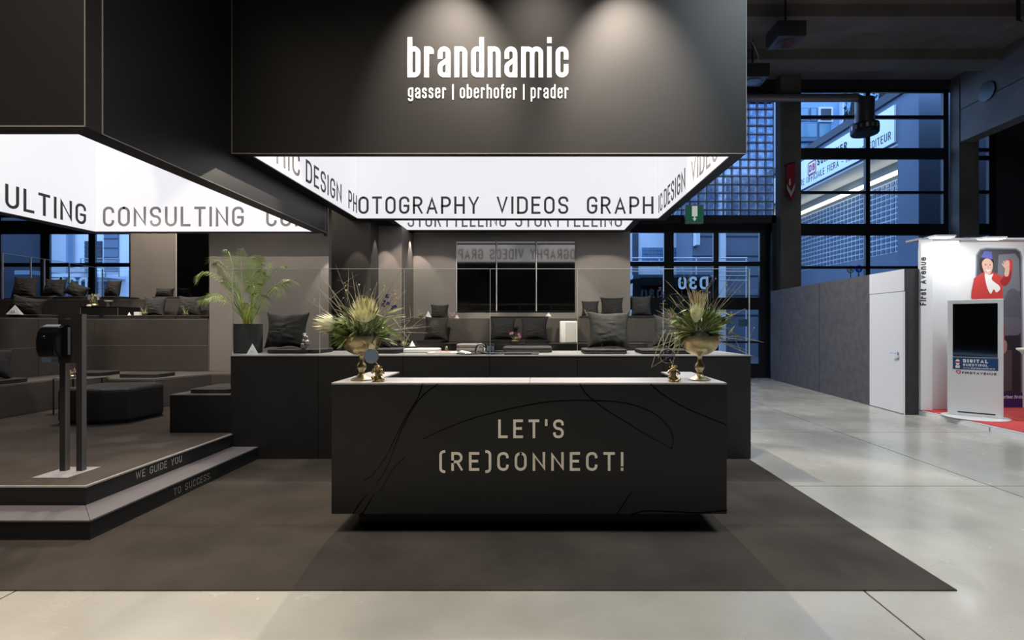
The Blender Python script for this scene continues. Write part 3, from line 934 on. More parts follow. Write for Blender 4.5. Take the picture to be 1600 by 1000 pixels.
# houses seen through the glazed doors
bC = thing('pale_building', 'pale building with a small glass block window seen through the glazed doors', 'building', (6.5, 30, -.1))
k30 = lambda x, y: W(x, y, 30)
MB().box(k30(900, 0).x, k30(1075, 0).x, 30, 36, -.1, 9.5).build('wall', M_PALE, bC)
g = MB()
for i in range(12):
    for j in range(5):
        a = k30(1003 + i * 5.7, 387 + j * 5.7)
        g.box(a.x, a.x + .18, 29.93, 30, a.z - .18, a.z)
g.build('glass_block', mat('yard_block_dark', (.12, .2, .32), .3), bC, kind='stuff')
for (x0_, x1_, ya, yb) in [(988, 997, 365, 470), (1072, 1084, 340, 385)]:
    MB().box(k30(x0_, 0).x, k30(x1_, 0).x, 29.9, 30, k30(0, yb).z, k30(0, ya).z).build('shutter', M_DARKB, bC)
bD = thing('dark_building', 'dark blue clad building with ribbed walls behind the glazed doors', 'building', (12, 26, -.1))
a = W(1082, 0, 26).x
MB().box(a, 12.0, 26, 29, -.1, 9).build('wall', M_BLUEW, bD)
for px in (1123, 1128):
    pass
MB().box(W(1122, 0, 26).x, W(1131, 0, 26).x, 25.7, 25.99, -.1, 9).build('pier', M_PALE, bD)
for j in range(6):
    z = 2 + j * 1.0
    MB().box(a, 12.0, 25.96, 25.995, z, z + .05).build('cladding_joint', M_DARKB, bD)
MB().box(W(1083, 0, 26).x, W(1089, 0, 26).x, 25.5, 25.99, W(0, 385, 26).z, W(0, 340, 26).z).build('white_panel', M_PALE, bD)
# railing on the loading ramp
rl = thing('yard_railing', 'pale metal railing outside across the glazed doors', 'railing', (6.5, 22.3, -.1))
for y in (403, 409):
    MB().tube([W(985, y, 22.3), W(1168, y, 22.3)], .025, 6).build('rail', M_PALE, rl)
for y in (424, 431, 438):
    MB().tube([W(985, y, 22.3), W(1168, y, 22.3)], .02, 6).build('rail', M_PALE, rl)
for px in (987, 1030, 1088, 1115, 1166):
    p = W(px, 402, 22.3); MB().tube([(p.x, 22.3, -.1), tuple(p)], .025, 6).build('rail_post', M_PALE, rl)
# parked van with a pale roof
vn = thing('parked_van', 'dark boxy van with a pale roof parked outside the glazed doors', 'van', (4.9, 18.5, -.1))
def prof(px, D): return W(px[0], px[1], D)
a = [W(x, y, 17.5) for x, y in [(988, 560), (990, 442), (1003, 435), (1112, 435), (1118, 448), (1118, 560)]]
a = [Vector((p.x, 17.5, max(p.z, .25))) for p in a]
n_ = len(a)
b = [p + Vector((0, 4, 0)) for p in a]
MB().add(a + b, [tuple(range(n_)), tuple(reversed(range(n_, 2 * n_)))] + [(i, (i + 1) % n_, (i + 1) % n_ + n_, i + n_) for i in range(n_)]).build('body', mat('van_dark', (.02, .028, .038), .4), vn, bevel=.03)
MB().box(a[1].x, a[3].x, 17.6, 21.4, a[2].z + .001, a[2].z + .14).build('roof', mat('van_roof', (.2, .27, .36), .5), vn)
MB().box(a[1].x + .25, a[3].x - .1, 17.45, 17.499, a[2].z - .9, a[2].z - .25).build('rear_window', M_SCREEN, vn)
for xx in (a[1].x + .45, a[3].x - .35):
    MB().tube([(xx - .12, 17.9, .22), (xx + .12, 17.9, .22)], .32, 20).build('wheel', M_FAB2, vn)
# left yard: pale houses
bE = thing('pale_house', 'pale blue house with a balcony and louvred window seen at far left', 'building', (-21, 30, -.1))
k27 = lambda x, y: W(x, y, 27)
MB().box(k27(64, 0).x, k27(280, 0).x, 27, 33, -.1, 10).build('wall', M_PALE, bE)
MB().box(k27(-200, 0).x, k27(63, 0).x, 24, 33, -.1, 10).build('dark_wing', M_DARKB, bE)
for (x0_, x1_, ya, yb, m_) in [(134, 160, 377, 411, M_DARKB), (164, 186, 352, 425, M_BLUEW), (90, 139, 440, 480, M_BLUEW), (150, 186, 440, 480, M_BLUEW)]:
    f_ = MB().box(k27(x0_, 0).x, k27(x1_, 0).x, 26.93, 27, k27(0, yb).z, k27(0, ya).z).build('window', m_, bE)
    for j in range(5):
        z = k27(0, yb).z + (k27(0, ya).z - k27(0, yb).z) * (j + .5) / 5
        MB().box(k27(x0_, 0).x, k27(x1_, 0).x, 26.9, 26.93, z, z + .04).build('louvre', M_DARKB, f_)
MB().box(k27(114, 0).x, k27(117, 0).x, 26.6, 26.9, -.1, 10).build('downpipe', mat('pipe_blue', (.2, .28, .4), .5), bE)
MB().box(k27(122, 0).x, k27(196, 0).x, 25.5, 27, k27(0, 437).z, k27(0, 432).z).build('balcony_slab', M_PALE, bE)
bl = MB()
for y in (404, 408, 413, 418, 423, 428):
    bl.tube([W(126, y, 25.6), W(186, y, 25.6)], .02, 6)
for px in (126, 148, 165, 186):
    bl.tube([W(px, 404, 25.6), W(px, 433, 25.6)], .025, 6)
bl.build('balcony_railing', M_STEEL, bE)
MB().box(k27(95, 0).x, k27(120, 0).x, 24.6, 26.4, k27(0, 436).z, k27(0, 430).z).build('canopy', M_BLUEW, bE)
MB().box(k27(168, 0).x, k27(190, 0).x, 24.8, 25.4, k27(0, 432).z, k27(0, 426).z).build('canopy', M_STEEL, bE)

# ------------------------------------------------------------------ booth ground
cp = MB().prism([(-13, 2.92), (2.4, 2.92), (2.4, 5.775), (-3.13, 5.775), (-3.13, 3.595), (-13, 3.595)], 0.0005, .007).build('booth_carpet', M_CARPET, org=(0, 4, 0), label='thin dark brown carpet laid on the concrete under the black counter', cat='carpet')

ls = thing('lower_step', 'lower black entrance step lettered TO SUCCESS at the left', 'step', (-3.14, 3.6, .007))
MB().box(-12.5, -3.146, 3.606, 3.905, 0, .132).box(-3.435, -3.146, 3.9051, 5.779, 0, .132).build('riser', M_LAM, ls)
tm = mat('step_tread_sheen', (.14, .13, .14), .38)  # black laminate lightened to lilac for the light box's reflection
MB().prism([(-12.5, 3.6), (-3.14, 3.6), (-3.435, 3.9), (-12.5, 3.9)], .1325, .144).build('tread', tm, ls)
MB().prism([(-3.14, 3.604), (-3.14, 5.779), (-3.435, 5.779), (-3.435, 3.904)], .1325, .144).build('tread', tm, ls)
mb = text_w(Words(), 'TO SUCCESS.', (-3.1455, 4.44, .036), UY, UZ, UX, .062, .007, .51, d=.0012)
mb.build('lettering', M_STEPTXT, ls)
pl = thing('platform', 'raised black platform with brown carpet top lettered WE GUIDE YOU', 'platform', (-3.43, 3.9, .0))
MB().box(-12.5, -3.436, 3.906, 14.3, 0, .278).build('riser', M_LAM, pl)
MB().box(-12.5, -3.455, 3.92, 14.3, .278, .288).build('carpet_top', M_PLATCARPET, pl)
MB().box(-12.5, -3.43, 3.899, 3.919, .2785, .291).build('edge_trim', M_EDGE, pl)
MB().box(-3.454, -3.43, 3.9195, 5.779, .2785, .291).build('edge_trim', M_EDGE, pl)
mb = text_w(Words(), 'WE GUIDE YOU', (-3.4355, 4.39, .192), UY, UZ, UX, .066, .0075, .57, d=.0012)
mb.build('lettering', mat('step_letter_pale', (.36, .35, .33), .4), pl)

# ------------------------------------------------------------------ low wall with glass balustrade
lw = thing('bar_wall', 'long black panelled low wall behind the counter with reflected light painted into its top', 'low wall', (-.5, 5.78, 0))
MB().box(-3.454, 2.42, 5.80, 6.8, 0.0, 1.165).build('core', M_LAM, lw)
px_ = [360, 497, 630, 765, 902, 1037, 1173.5]
xs_ = [(p - 838) / F * 5.78 for p in px_]
for i in range(6):
    MB().box(xs_[i] + .003, xs_[i + 1] - .003, 5.78, 5.7995, 0.008, 1.164).build('front_panel', M_LAM, lw)
wtop = mat('bar_top_sheen', (.24, .235, .24), .4)  # base colour lightened to stand for light reflected off the top
for i in range(6):
    MB().box(xs_[i] + .0015, xs_[i + 1] - .0015, 5.775, 6.82, 1.1655, 1.177).build('top_panel', wtop, lw)
gr = thing('glass_balustrade', 'clear frameless glass screen standing on the low wall', 'glass screen', (-.5, 5.82, 1.177))
for i in range(6):
    MB().box(xs_[i] + .006, xs_[i + 1] - .006, 5.812, 5.824, 1.178, 2.155).build('glass_pane', M_GLASS, gr)
    ed = MB()
    ed.box(xs_[i] + .006, xs_[i + 1] - .006, 5.812, 5.824, 2.1552, 2.160)
    ed.box(xs_[i] + .0025, xs_[i] + .0055, 5.812, 5.824, 1.178, 2.158)
    ed.build('polished_edge', M_GEDGE, gr)
MB().box(xs_[6] - .007, xs_[6] - .001, 5.81, 5.826, 1.178, 2.16).build('polished_edge', M_GEDGE, gr)

# ------------------------------------------------------------------ booth walls
def wallbox(name, b, m=M_WALL): return box(name, m, b, kind='structure')
wallbox('wall_booth_back', (-2.62, 2.0, 10.9, 11.05, 0, 3.9))
wallbox('wall_booth_niche', (-3.4, -2.625, 10.0, 11.05, 0, 3.45))
wallbox('column_3', (-3.83, -3.08, 9.50, 9.99, .29, 4.2), mat('dark_wall_panel', (.055, .05, .048), .5, var=.05, scale=2))
wallbox('wall_booth_left', (-5.67, -3.6, 8.88, 9.0, .28, 3.6))
wallbox('wall_booth_rear', (-8.64, -5.68, 10.9, 11.05, .28, 3.6))
wallbox('wall_booth_left_side', (-5.67, -5.6, 9.001, 10.899, .28, 3.6))

# ------------------------------------------------------------------ light headers
def header(nm, label, X0, X1, Y0, Y1, z0, z1, tl, tr, tf, tb):
    r = thing(nm, label, 'header', ((X0 + X1) / 2, Y0, z0))
    return r

# central header
hc = header('lit_header', 'big black central header box lettered brandnamic with glowing inside', -3.435, 2.37, 5.78, 9.48, 3.453, 5.7, 0, 0, 0, 0)
Z0, Z1 = 3.453, 5.75
MB().box(-3.435, 2.37, 5.78, 5.885, Z0, Z1).build('front_board', M_HEAD, hc)
MB().box(-3.435, -3.26, 5.886, 9.48, Z0, Z1).build('side_board', M_LAM, hc)
MB().box(2.225, 2.37, 5.886, 9.48, Z0, Z1).build('side_board', M_LAM, hc)
MB().box(-3.259, 2.224, 9.34, 9.48, Z0, Z1).build('back_board', M_LAM, hc)
MB().box(-3.44, 2.375, 5.77, 9.49, Z1 + .001, Z1 + .05).build('top_board', M_LAM, hc)
e = .004
MB().box(-3.25, 2.215, 9.33, 9.339, Z0 + .012, Z1 - .3).build('light_fabric', M_LIGHTBOX, hc)
MB().box(-3.259, -3.251, 5.90, 9.33, Z0 + .012, Z1 - .3).build('light_fabric', M_LIGHTBOX, hc)
MB().box(2.216, 2.224, 5.90, 9.33, Z0 + .012, Z1 - .3).build('light_fabric', M_LIGHTBOX, hc)
MB().box(-3.25, 2.215, 5.886, 5.895, Z0 + .012, Z1 - .3).build('light_fabric', M_LIGHTBOX, hc)
tr_ = MB()
tr_.box(-3.44, 2.373, 5.776, 5.784, Z0 - .002, Z0 + .006)
tr_.box(2.366, 2.374, 5.776, 5.784, Z0, Z1)
tr_.box(-3.439, -3.433, 5.776, 5.784, Z0, Z1)
tr_.build('edge_trim', M_EDGE, hc)
bx = lambda px, D: (px - 838) / F * D
def tb(mb, s, p0, p1, D, base, h, t): return text_w(mb, s, (bx(p0, D), D, base), UX, UZ, -UY, h, t, bx(p1, D) - bx(p0, D), d=.003)
m_ = Words()
tb(m_, 'OTOGRAPHY', 560, 748.5, 9.33, 3.543, .318, .04)
tb(m_, 'VIDEOS', 776, 888, 9.33, 3.543, .318, .04)
tb(m_, 'GRAPH', 917, 1021, 9.33, 3.543, .318, .04)
m_.build('printed_word', M_INKG, hc)
m_ = Words()
pl_ = lambda s, y0, y1: text_w(m_, s, (-3.251, y0, 3.543), UY, UZ, UX, .318, .04, y1 - y0, d=.003)
pl_('DESIGN', 7.22, 8.54); pl_('PH', 8.86, 9.27); pl_('PHIC', 6.12, 7.03)
m_.build('printed_word', M_INKG, hc)
m_ = Words()
pr_ = lambda s, y0, y1: text_w(m_, s, (2.216, y0, 3.543), -UY, UZ, -UX, .318, .04, y0 - y1, d=.003)
pr_('IC', 9.27, 9.0); pr_('DESIGN', 8.88, 7.62); pr_('VIDEOS', 7.32, 6.0)
m_.build('printed_word', M_INKG, hc)
m_ = Words()
text_w(m_, 'PHOTOGRAPHY VIDEOS GRAPHIC', (2.0, 5.896, 3.543), -UX, UZ, UY, .318, .04, 4.9, d=.003)
m_.build('printed_word', M_INKG, hc)
# name on the front
D_ = 5.78
m_ = text(MB(), 'brandnamic', (bx(637, D_), D_, H - (121 - 508) / F * D_), UX, UZ, -UY, 62.5 / F * D_, 7.1 / F * D_, bx(888, D_) - bx(637, D_), gap=.25, d=.006)
m_.build('name_letters', M_WHITE, hc)
m_ = text_w(Words(), 'gasser | oberhofer | prader', (bx(638, D_), D_, H - (153.7 - 508) / F * D_), UX, UZ, -UY, 21.5 / F * D_, 2.1 / F * D_, bx(888, D_) - bx(638, D_), gap=.36, space=.32, d=.008)
m_.build('name_letters', M_WHITE, hc)

# header lamps on arms
for xx, lb in ((1.05, 'black lamp on an arm above the header, right of the two'), (-0.95, 'black lamp on an arm above the header, left of the two')):
    r = thing('arm_lamp', lb, 'lamp', (xx, 4.9, 6.2), group='lamps above the header front')
    MB().tube([(xx, 4.27, 6.75), (xx, 5.0, 6.5), (xx, 5.86, 5.81)], .015, 6).build('arm', M_METAL, r)
    MB().lathe([(.07, 0), (.09, .03), (.08, .12), (.05, .15)], (xx, 4.27, 6.62), 16).build('lamp_head', M_METAL, r)

# story header behind it
hs = header('rear_lit_header', 'smaller black header lettered STORYTELLING close to the back wall', 0, 0, 9.5, 10.6, 3.453, 5, 0, 0, 0, 0)
MB().box(-2.75, -2.64, 9.5, 10.6, 3.453, 5.2).build('side_board', M_LAM, hs)
MB().box(1.80, 1.93, 9.5, 10.6, 3.453, 5.2).build('side_board', M_LAM, hs)
MB().box(-2.639, 1.799, 10.47, 10.72, 3.453, 5.2).build('back_board', M_LAM, hs)
MB().box(-2.75, 1.93, 9.5, 10.72, 5.201, 5.25).build('top_board', M_LAM, hs)
MB().box(-2.63, 1.79, 10.46, 10.469, 3.465, 5.15).build('light_fabric', M_LIGHTBOX, hs)
MB().box(-2.639, -2.631, 9.51, 10.46, 3.465, 5.15).build('light_fabric', M_LIGHTBOX, hs)
MB().box(1.791, 1.799, 9.51, 10.46, 3.465, 5.15).build('light_fabric', M_LIGHTBOX, hs)
MB().box(-2.6, 1.78, 9.4805, 9.487, 3.465, 5.15).build('light_fabric', M_LIGHTBOX, hc)
m_ = Words()
text_w(m_, 'STORYTELLING STORYTELLING', (1.7, 9.488, 3.522), -UX, UZ, UY, .31, .034, 4.2, d=.003)
m_.build('printed_word', M_INKG, hc)
m_ = Words()
mg = mat('pale_print', (.2, .2, .2), .6)
tb(m_, 'STORYTELLING', 637, 791, 10.458, 3.522, .31, .034)
tb(m_, 'STORYTELLING', 805, 972, 10.458, 3.522, .31, .034)
m_.build('printed_word', mg, hs)

# left header
hl = header('lit_header', 'wide black header box at the left lettered CONSULTING on glowing fabric', 0, 0, 3.9, 8.45, 3.03, 5.7, 0, 0, 0, 0)
Z0, Z1 = 3.03, 5.75
MB().box(-7.36, -3.44, 3.9, 4.06, Z0, Z1).build('front_board', M_HEAD, hl)
ys_ = [(3.9 + .1605, 4.062), (4.065, 8.45)]
Ya = 3.44 * 800 / (838 - 160)
MB().box(-3.63, -3.441, 4.061, 8.45, Z0, Z1).build('side_board', M_LAM, hl)
MB().box(-7.36, -7.19, 4.061, 8.45, Z0, Z1).build('side_board', M_LAM, hl)
MB().box(-7.189, -3.631, 8.34, 8.45, Z0, Z1).build('back_board', M_LAM, hl)
MB().box(-7.36, -3.441, 3.905, 8.45, Z1 + .001, Z1 + .05).build('top_board', M_LAM, hl)
MB().box(-7.18, -3.64, 8.33, 8.339, Z0 + .012, Z1 - .3).build('light_fabric', M_LIGHTBOX, hl)
MB().box(-7.189, -7.181, 4.07, 8.33, Z0 + .012, Z1 - .3).build('light_fabric', M_LIGHTBOX, hl)
MB().box(-3.639, -3.631, 4.07, 8.33, Z0 + .012, Z1 - .3).build('light_fabric', M_LIGHTBOX, hl)
MB().box(-7.18, -3.64, 4.061, 4.069, Z0 + .012, Z1 - .3).build('light_fabric', M_LIGHTBOX, hl)
tr_ = MB()
tr_.box(-7.36, -3.436, 3.896, 3.903, Z0 - .002, Z0 + .006)
tr_.box(-3.441, -3.4365, 3.896, 3.903, Z0, Z1)
tr_.box(-3.4405, -3.4375, Ya - .006, Ya + .006, Z0, Z1)
tr_.box(-3.4405, -3.4365, Ya, 8.45, Z0 - .002, Z0 + .005)
tr_.box(-3.4405, -3.4365, 8.34, 8.35, Z0, Z1)
tr_.build('edge_trim', M_EDGE, hl)
m_ = Words()
tb(m_, 'CONSULTING', 161, 381, 8.33, 3.122, .322, .04)
tb(m_, 'CON', 416, 479, 8.33, 3.122, .322, .04)
m_.build('printed_word', mg, hl)
m_ = Words()
text_w(m_, 'ULTING', (-7.179, 6.92, 3.11), UY, UZ, UX, .322, .04, 1.24, d=.003)
text_w(m_, 'CONS', (-7.179, 5.94, 3.11), UY, UZ, UX, .322, .04, .83, d=.003)
m_.build('printed_word', M_INK, hl)

MB().lathe([(.03, 0), (.035, .04), (.03, .05)], (-3.55, 8.62, 3.02), 12).build('downlight', M_METAL, hl)
MB().box(-3.56, -3.54, 8.4501, 8.60, 3.04, 3.06).build('downlight_arm', M_METAL, hl)
MB().lathe([(.03, 0), (.035, .04), (.03, .05)], (-2.55, 10.62, 3.402), 12).build('downlight', M_METAL, hs)


# ------------------------------------------------------------------ seating tiers
M_SEAM = mat('pale_core_board', (.20, .185, .17), .6)
def panels(parent, pts, z0, z1, m, th=.012, gap=.005):
    """row of panels along the polyline pts (plan points), facing the viewer"""
    for a, b in zip(pts[:-1], pts[1:]):
        a = Vector((a[0], a[1], 0)); b = Vector((b[0], b[1], 0))
        d = (b - a).normalized(); n = Vector((d.y, -d.x, 0))
        A = a + d * gap; B = b - d * gap
        vs = [(p.x, p.y, z) for z in (z0 + gap, z1 - gap) for p in (A, B, B + n * th, A + n * th)]
        MB().add(vs, [(0, 1, 2, 3), (4, 7, 6, 5), (0, 4, 5, 1), (1, 5, 6, 2), (2, 6, 7, 3), (3, 7, 4, 0)]).build('front_panel', m, parent)
        if m is M_TIER:
            A = a + n * (th + .0005); B = b + n * (th + .0005)
            vs = [(p.x, p.y, z) for z in (z1 - .005, z1 + .002) for p in (A, B, B + n * .002, A + n * .002)]
            MB().add(vs, [(0, 1, 2, 3), (4, 7, 6, 5), (0, 4, 5, 1), (1, 5, 6, 2), (2, 6, 7, 3), (3, 7, 4, 0)]).build('panel_edge', M_SEAM, parent)

M_TTOP = mat('tier_top', (.075, .068, .062), .5, var=.1, scale=5)
# first (lowest) bench
t1 = [(-7.05, 4.2), (-7.05, 7.45), (-6.62, 7.9), (-6.27, 7.55), (-5.64, 7.55), (-5.30, 8.35), (-3.9, 8.35)]
b1 = thing('seating_bench', 'lowest dark bench with a zigzag front running round the platform', 'bench', (-6.3, 7.6, .289))
MB().prism(t1 + [(-3.9, 8.87), (-12.4, 8.87), (-12.4, 4.2)], .289, .712).build('core', M_SEAM, b1)
panels(b1, t1, .289, .712, M_TIER)
MB().prism(t1 + [(-3.9, 8.87), (-12.4, 8.87), (-12.4, 4.2)], .7125, .724).build('seat_top', M_TTOP, b1)
# second: high back with two rows of panels
t2 = [(-7.75, 6.3), (-7.72, 7.93), (-7.63, 8.86), (-5.68, 8.86)]
b2 = thing('seating_bench', 'high dark bench with two rows of front panels behind the lowest bench', 'bench', (-6.6, 8.9, .725))
MB().prism([(-7.75, 6.3), (-7.72, 7.93), (-7.63, 8.875), (-5.68, 8.875), (-5.68, 10.89), (-12.4, 10.89), (-12.4, 6.3)], .725, 1.62).build('core', M_SEAM, b2)
for z0, z1 in ((.725, 1.17), (1.17, 1.62)):
    panels(b2, t2, z0, z1, M_TIER)
MB().prism([(-7.75, 6.3), (-7.72, 7.93), (-7.63, 8.86), (-5.68, 8.86), (-5.68, 10.89), (-12.4, 10.89), (-12.4, 6.3)], 1.6205, 1.632).build('seat_top', M_TTOP, b2)
# third tier
b3 = thing('seating_bench', 'topmost dark bench below the windows at far left', 'bench', (-9, 9.7, 1.633))
seg = [(-12.3, 9.6), (-11.1, 9.6), (-9.25, 9.6), (-8.05, 9.6)]
MB().prism([(-12.3, 9.6), (-8.05, 9.6), (-8.05, 10.85), (-8.7, 10.85), (-12.3, 14.0)], 1.633, 1.995).build('core', M_SEAM, b3)
panels(b3, seg + [], 1.633, 1.995, M_TIER)
MB().prism([(-12.3, 9.59), (-8.04, 9.59), (-8.04, 10.85), (-8.7, 10.85), (-12.3, 14.0)], 1.9955, 2.005).build('seat_top', M_TTOP, b3)
b4 = thing('seating_bench', 'short dark back bench in front of the tall black screen', 'bench', (-6.8, 9.8, 1.633))
MB().box(-7.99, -5.7, 9.62, 10.85, 1.633, 1.995).build('core', M_TIER, b4)
panels(b4, [(-7.99, 9.62), (-5.7, 9.62)], 1.633, 1.995, M_TIER)
MB().box(-7.99, -5.7, 9.60, 10.85, 1.9955, 2.005).build('seat_top', M_TTOP, b4)
# small bench beside the bar wall
b5 = thing('seating_bench', 'small black block bench with a cushion beside the long low wall', 'bench', (-3.9, 5.9, .289))
MB().box(-4.18, -3.456, 5.84, 6.9, .289, .712).build('core', M_LAM, b5)
MB().box(-4.185, -3.456, 5.835, 6.905, .7125, .724).build('seat_top', M_LAMTOP, b5)
# centre benches
b6 = thing('seating_bench', 'long dark bench under the three screens behind the low wall', 'bench', (-.5, 9.25, 0))
MB().box(-3.07, 2.0, 9.25, 9.9, .0, 1.17).build('core', M_TIER, b6)
for a, b in zip([-3.0, -1.8, -.75, 0.2, 1.05], [-1.8, -.75, 0.2, 1.05, 2.0]):
    panels(b6, [(a, 9.25), (b, 9.25)], .6, 1.17, M_TIER)
MB().box(-3.07, 2.0, 9.23, 9.9, 1.1705, 1.182).build('seat_top', M_TTOP, b6)
b7 = thing('seating_ledge', 'higher dark ledge between the long bench and the back wall', 'bench', (-.5, 9.95, 1.19))
MB().box(-2.615, 2.6, 9.92, 10.89, .0, 1.635).build('core', M_TIER, b7)
for a, b in zip([-2.61, -1.7, -.85, .3, .85, 1.4], [-1.7, -.85, .3, .85, 1.4, 2.6]):
    panels(b7, [(a, 9.92), (b, 9.92)], 1.19, 1.635, M_TIER)
MB().box(-2.615, 2.6, 9.90, 10.89, 1.6355, 1.648).build('seat_top', M_TTOP, b7)
# inner floor between low wall and centre bench
box('floor_booth', M_PLATCARPET, (-3.4, 2.4, 6.81, 9.2, 0, .28), kind='structure')

# left balustrade behind the top tier
lg = thing('glass_railing', 'glass railing with slim posts behind the topmost bench at left', 'railing', (-11, 12, 2.0))
rp = [(-11.15, 9.75), (-11.06, 10.65), (-11.03, 11.2), (-11.0, 12.1), (-10.9, 12.7)]
rq = [W(4, 396, 10.55), W(48, 402, 11.1), W(69, 405, 11.5), W(108, 411, 12.3), W(160, 420, 13.4)]
for p in rq:
    MB().tube([(p.x, p.y, 2.006 if p.y < 12 else 1.6), (p.x, p.y, p.z)], .016, 8).build('post', M_STEEL, lg)
for a, b in zip(rq[:-1], rq[1:]):
    d = (b - a); d.z = 0; d.normalize(); n = Vector((-d.y, d.x, 0)) * .005
    A = a + d * .02; B = b - d * .02
    vs = [Vector((A.x, A.y, 2.05)) - n, Vector((B.x, B.y, 2.05)) - n, B - n, A - n, Vector((A.x, A.y, 2.05)) + n, Vector((B.x, B.y, 2.05)) + n, B + n, A + n]
    MB().add(vs, [(0, 1, 2, 3), (7, 6, 5, 4), (0, 4, 5, 1), (1, 5, 6, 2), (2, 6, 7, 3), (3, 7, 4, 0)]).build('glass_pane', M_GLASS, lg)
    MB().tube([A + UZ * .004, B + UZ * .004], .005, 6).build('polished_edge', M_GEDGE, lg)

# ------------------------------------------------------------------ screens
def screen(nm, label, x0, x1, z0, z1, Y, group=None):
    r = thing(nm, label, 'screen', ((x0 + x1) / 2, Y, z0), group=group)
    MB().box(x0, x1, Y - .06, Y - .001, z0, z1).build('casing', M_METAL, r)
    MB().box(x0 + .006, x1 - .006, Y - .064, Y - .0601, z0 + .006, z1 - .006).build('display', M_SCREEN, r)
    MB().box(x0 - .012, x0 + .002, Y - .066, Y - .02, z0, z1).build('edge_strip', mat('bright_strip', (.7, .68, .68), .4), r)
    return r
zt, zb = H + 131 / F * 10.85, H + 22 / F * 10.85
for i, (a, b) in enumerate(((713, 775), (775.5, 837), (837.5, 898.5))):
    screen('wall_screen', ('leftmost', 'middle', 'rightmost')[i] + ' of the three upright black screens on the back wall',
           (a - 838) / F * 10.85 + .014, (b - 838) / F * 10.85 - .002, zb, zt, 10.899, 'three upright screens')
screen('wall_screen', 'tall dark screen on the wall left of the potted palm', -7.61, -6.93, 2.02, 3.5, 10.895)

# ------------------------------------------------------------------ counter
ct = thing('reception_counter', 'black reception counter lettered LETS RECONNECT with reflected light painted into its top', 'counter', (-.05, 3.9, .007))
CY = 3.71
body = MB()
body.box(-1.484, 1.38, CY + .0, CY + .33, .149, 1.088)
body.box(-1.484, -1.225, CY + .3305, 4.56, .149, 1.088)
body.box(1.115, 1.38, CY + .3305, 4.56, .149, 1.088)
body.build('body', M_LAM, ct)
MB().box(-1.224, 1.114, 4.05, 4.5, .8, .83).build('inner_worktop', M_LAM, ct)
MB().box(-1.224, -1.222, 4.05, 4.5, .83, 1.0).build('side_recess', M_GLOSSB, ct)
MB().box(-1.33, 1.22, 3.84, 4.45, .0075, .1485).build('plinth', M_GLOSSB, ct)
ctt = mat('counter_top_sheen', (.42, .41, .42), .36)  # grazing reflection of the light box painted into the base colour
MB().box(-1.484, -.05, CY, 4.07, 1.0885, 1.1).build('top_panel', ctt, ct)
MB().box(-.047, 1.38, CY, 4.07, 1.0885, 1.1).build('top_panel', ctt, ct)
MB().box(-1.484, -1.222, 4.0705, 4.57, 1.0885, 1.1).build('top_panel', ctt, ct)
MB().box(1.112, 1.38, 4.0705, 4.57, 1.0885, 1.1).build('top_panel', ctt, ct)
cxp = lambda px: (px - 838) / F * CY
czp = lambda py: H - (py - 508) / F * CY
m_ = text(MB(), "LET'S", (cxp(778.5), CY, czp(684.5)), UX, UZ, -UY, 29 / F * CY, 4 / F * CY, cxp(881) - cxp(778.5), gap=.42, d=.0025)
m_.build('lettering', M_METTXT, ct)
m_ = text(MB(), "(RE)CONNECT!", (cxp(686.5), CY, czp(735.5)), UX, UZ, -UY, 29 / F * CY, 4 / F * CY, cxp(974) - cxp(686.5), gap=.42, d=.0025)
m_.build('lettering', M_METTXT, ct)
ez = lambda X_, Y_: Vector((cxp(500 + X_ * .4125), czp(560 + Y_ * .4125)))


def spl(pts, n=10):
    out = []
    P = [pts[0]] + pts + [pts[-1]]
    for i in range(1, len(P) - 2):
        for k in range(n):
            t = k / n
            a, b, c, d = P[i - 1], P[i], P[i + 1], P[i + 2]
            out.append(.5 * ((2 * b) + (c - a) * t + (2 * a - 5 * b + 4 * c - d) * t * t + (3 * b - a - 3 * c + d) * t ** 3))
    out.append(P[-2])
    return out
curves = [
    [(388, 97), (370, 150), (330, 215), (290, 290), (250, 370), (200, 440), (170, 460)],
    [(445, 97), (390, 140), (345, 200), (300, 290), (250, 420), (215, 470)],
    [(390, 305), (470, 268), (600, 220), (760, 182), (880, 163), (1000, 159), (1150, 168), (1260, 205), (1320, 260), (1338, 310), (1330, 345)],
    [(984, 97), (1010, 135), (1070, 185), (1150, 235), (1230, 285), (1330, 340)],
    [(1253, 97), (1290, 130), (1370, 180), (1450, 215), (1540, 252)],
    [(180, 512), (150, 550), (125, 588)], [(205, 514), (180, 555), (155, 600)], [(1178, 508), (1150, 550), (1125, 592)],
    [(1180, 592), (1230, 578), (1330, 580), (1440, 584), (1540, 575)],
    [(320, 375), (280, 415), (230, 500)],
]
for cvs in curves:
    m_ = MB()
    pts = [Vector((p.x, min(max(p.y, .152), 1.087))) for p in spl([ez(*p) for p in cvs], 8)]
    ribbon(m_, pts, .0085, Vector((0, CY, 0)), UX, UZ, -UY, .0008)
    m_.build('gloss_line', M_ENGR, ct)

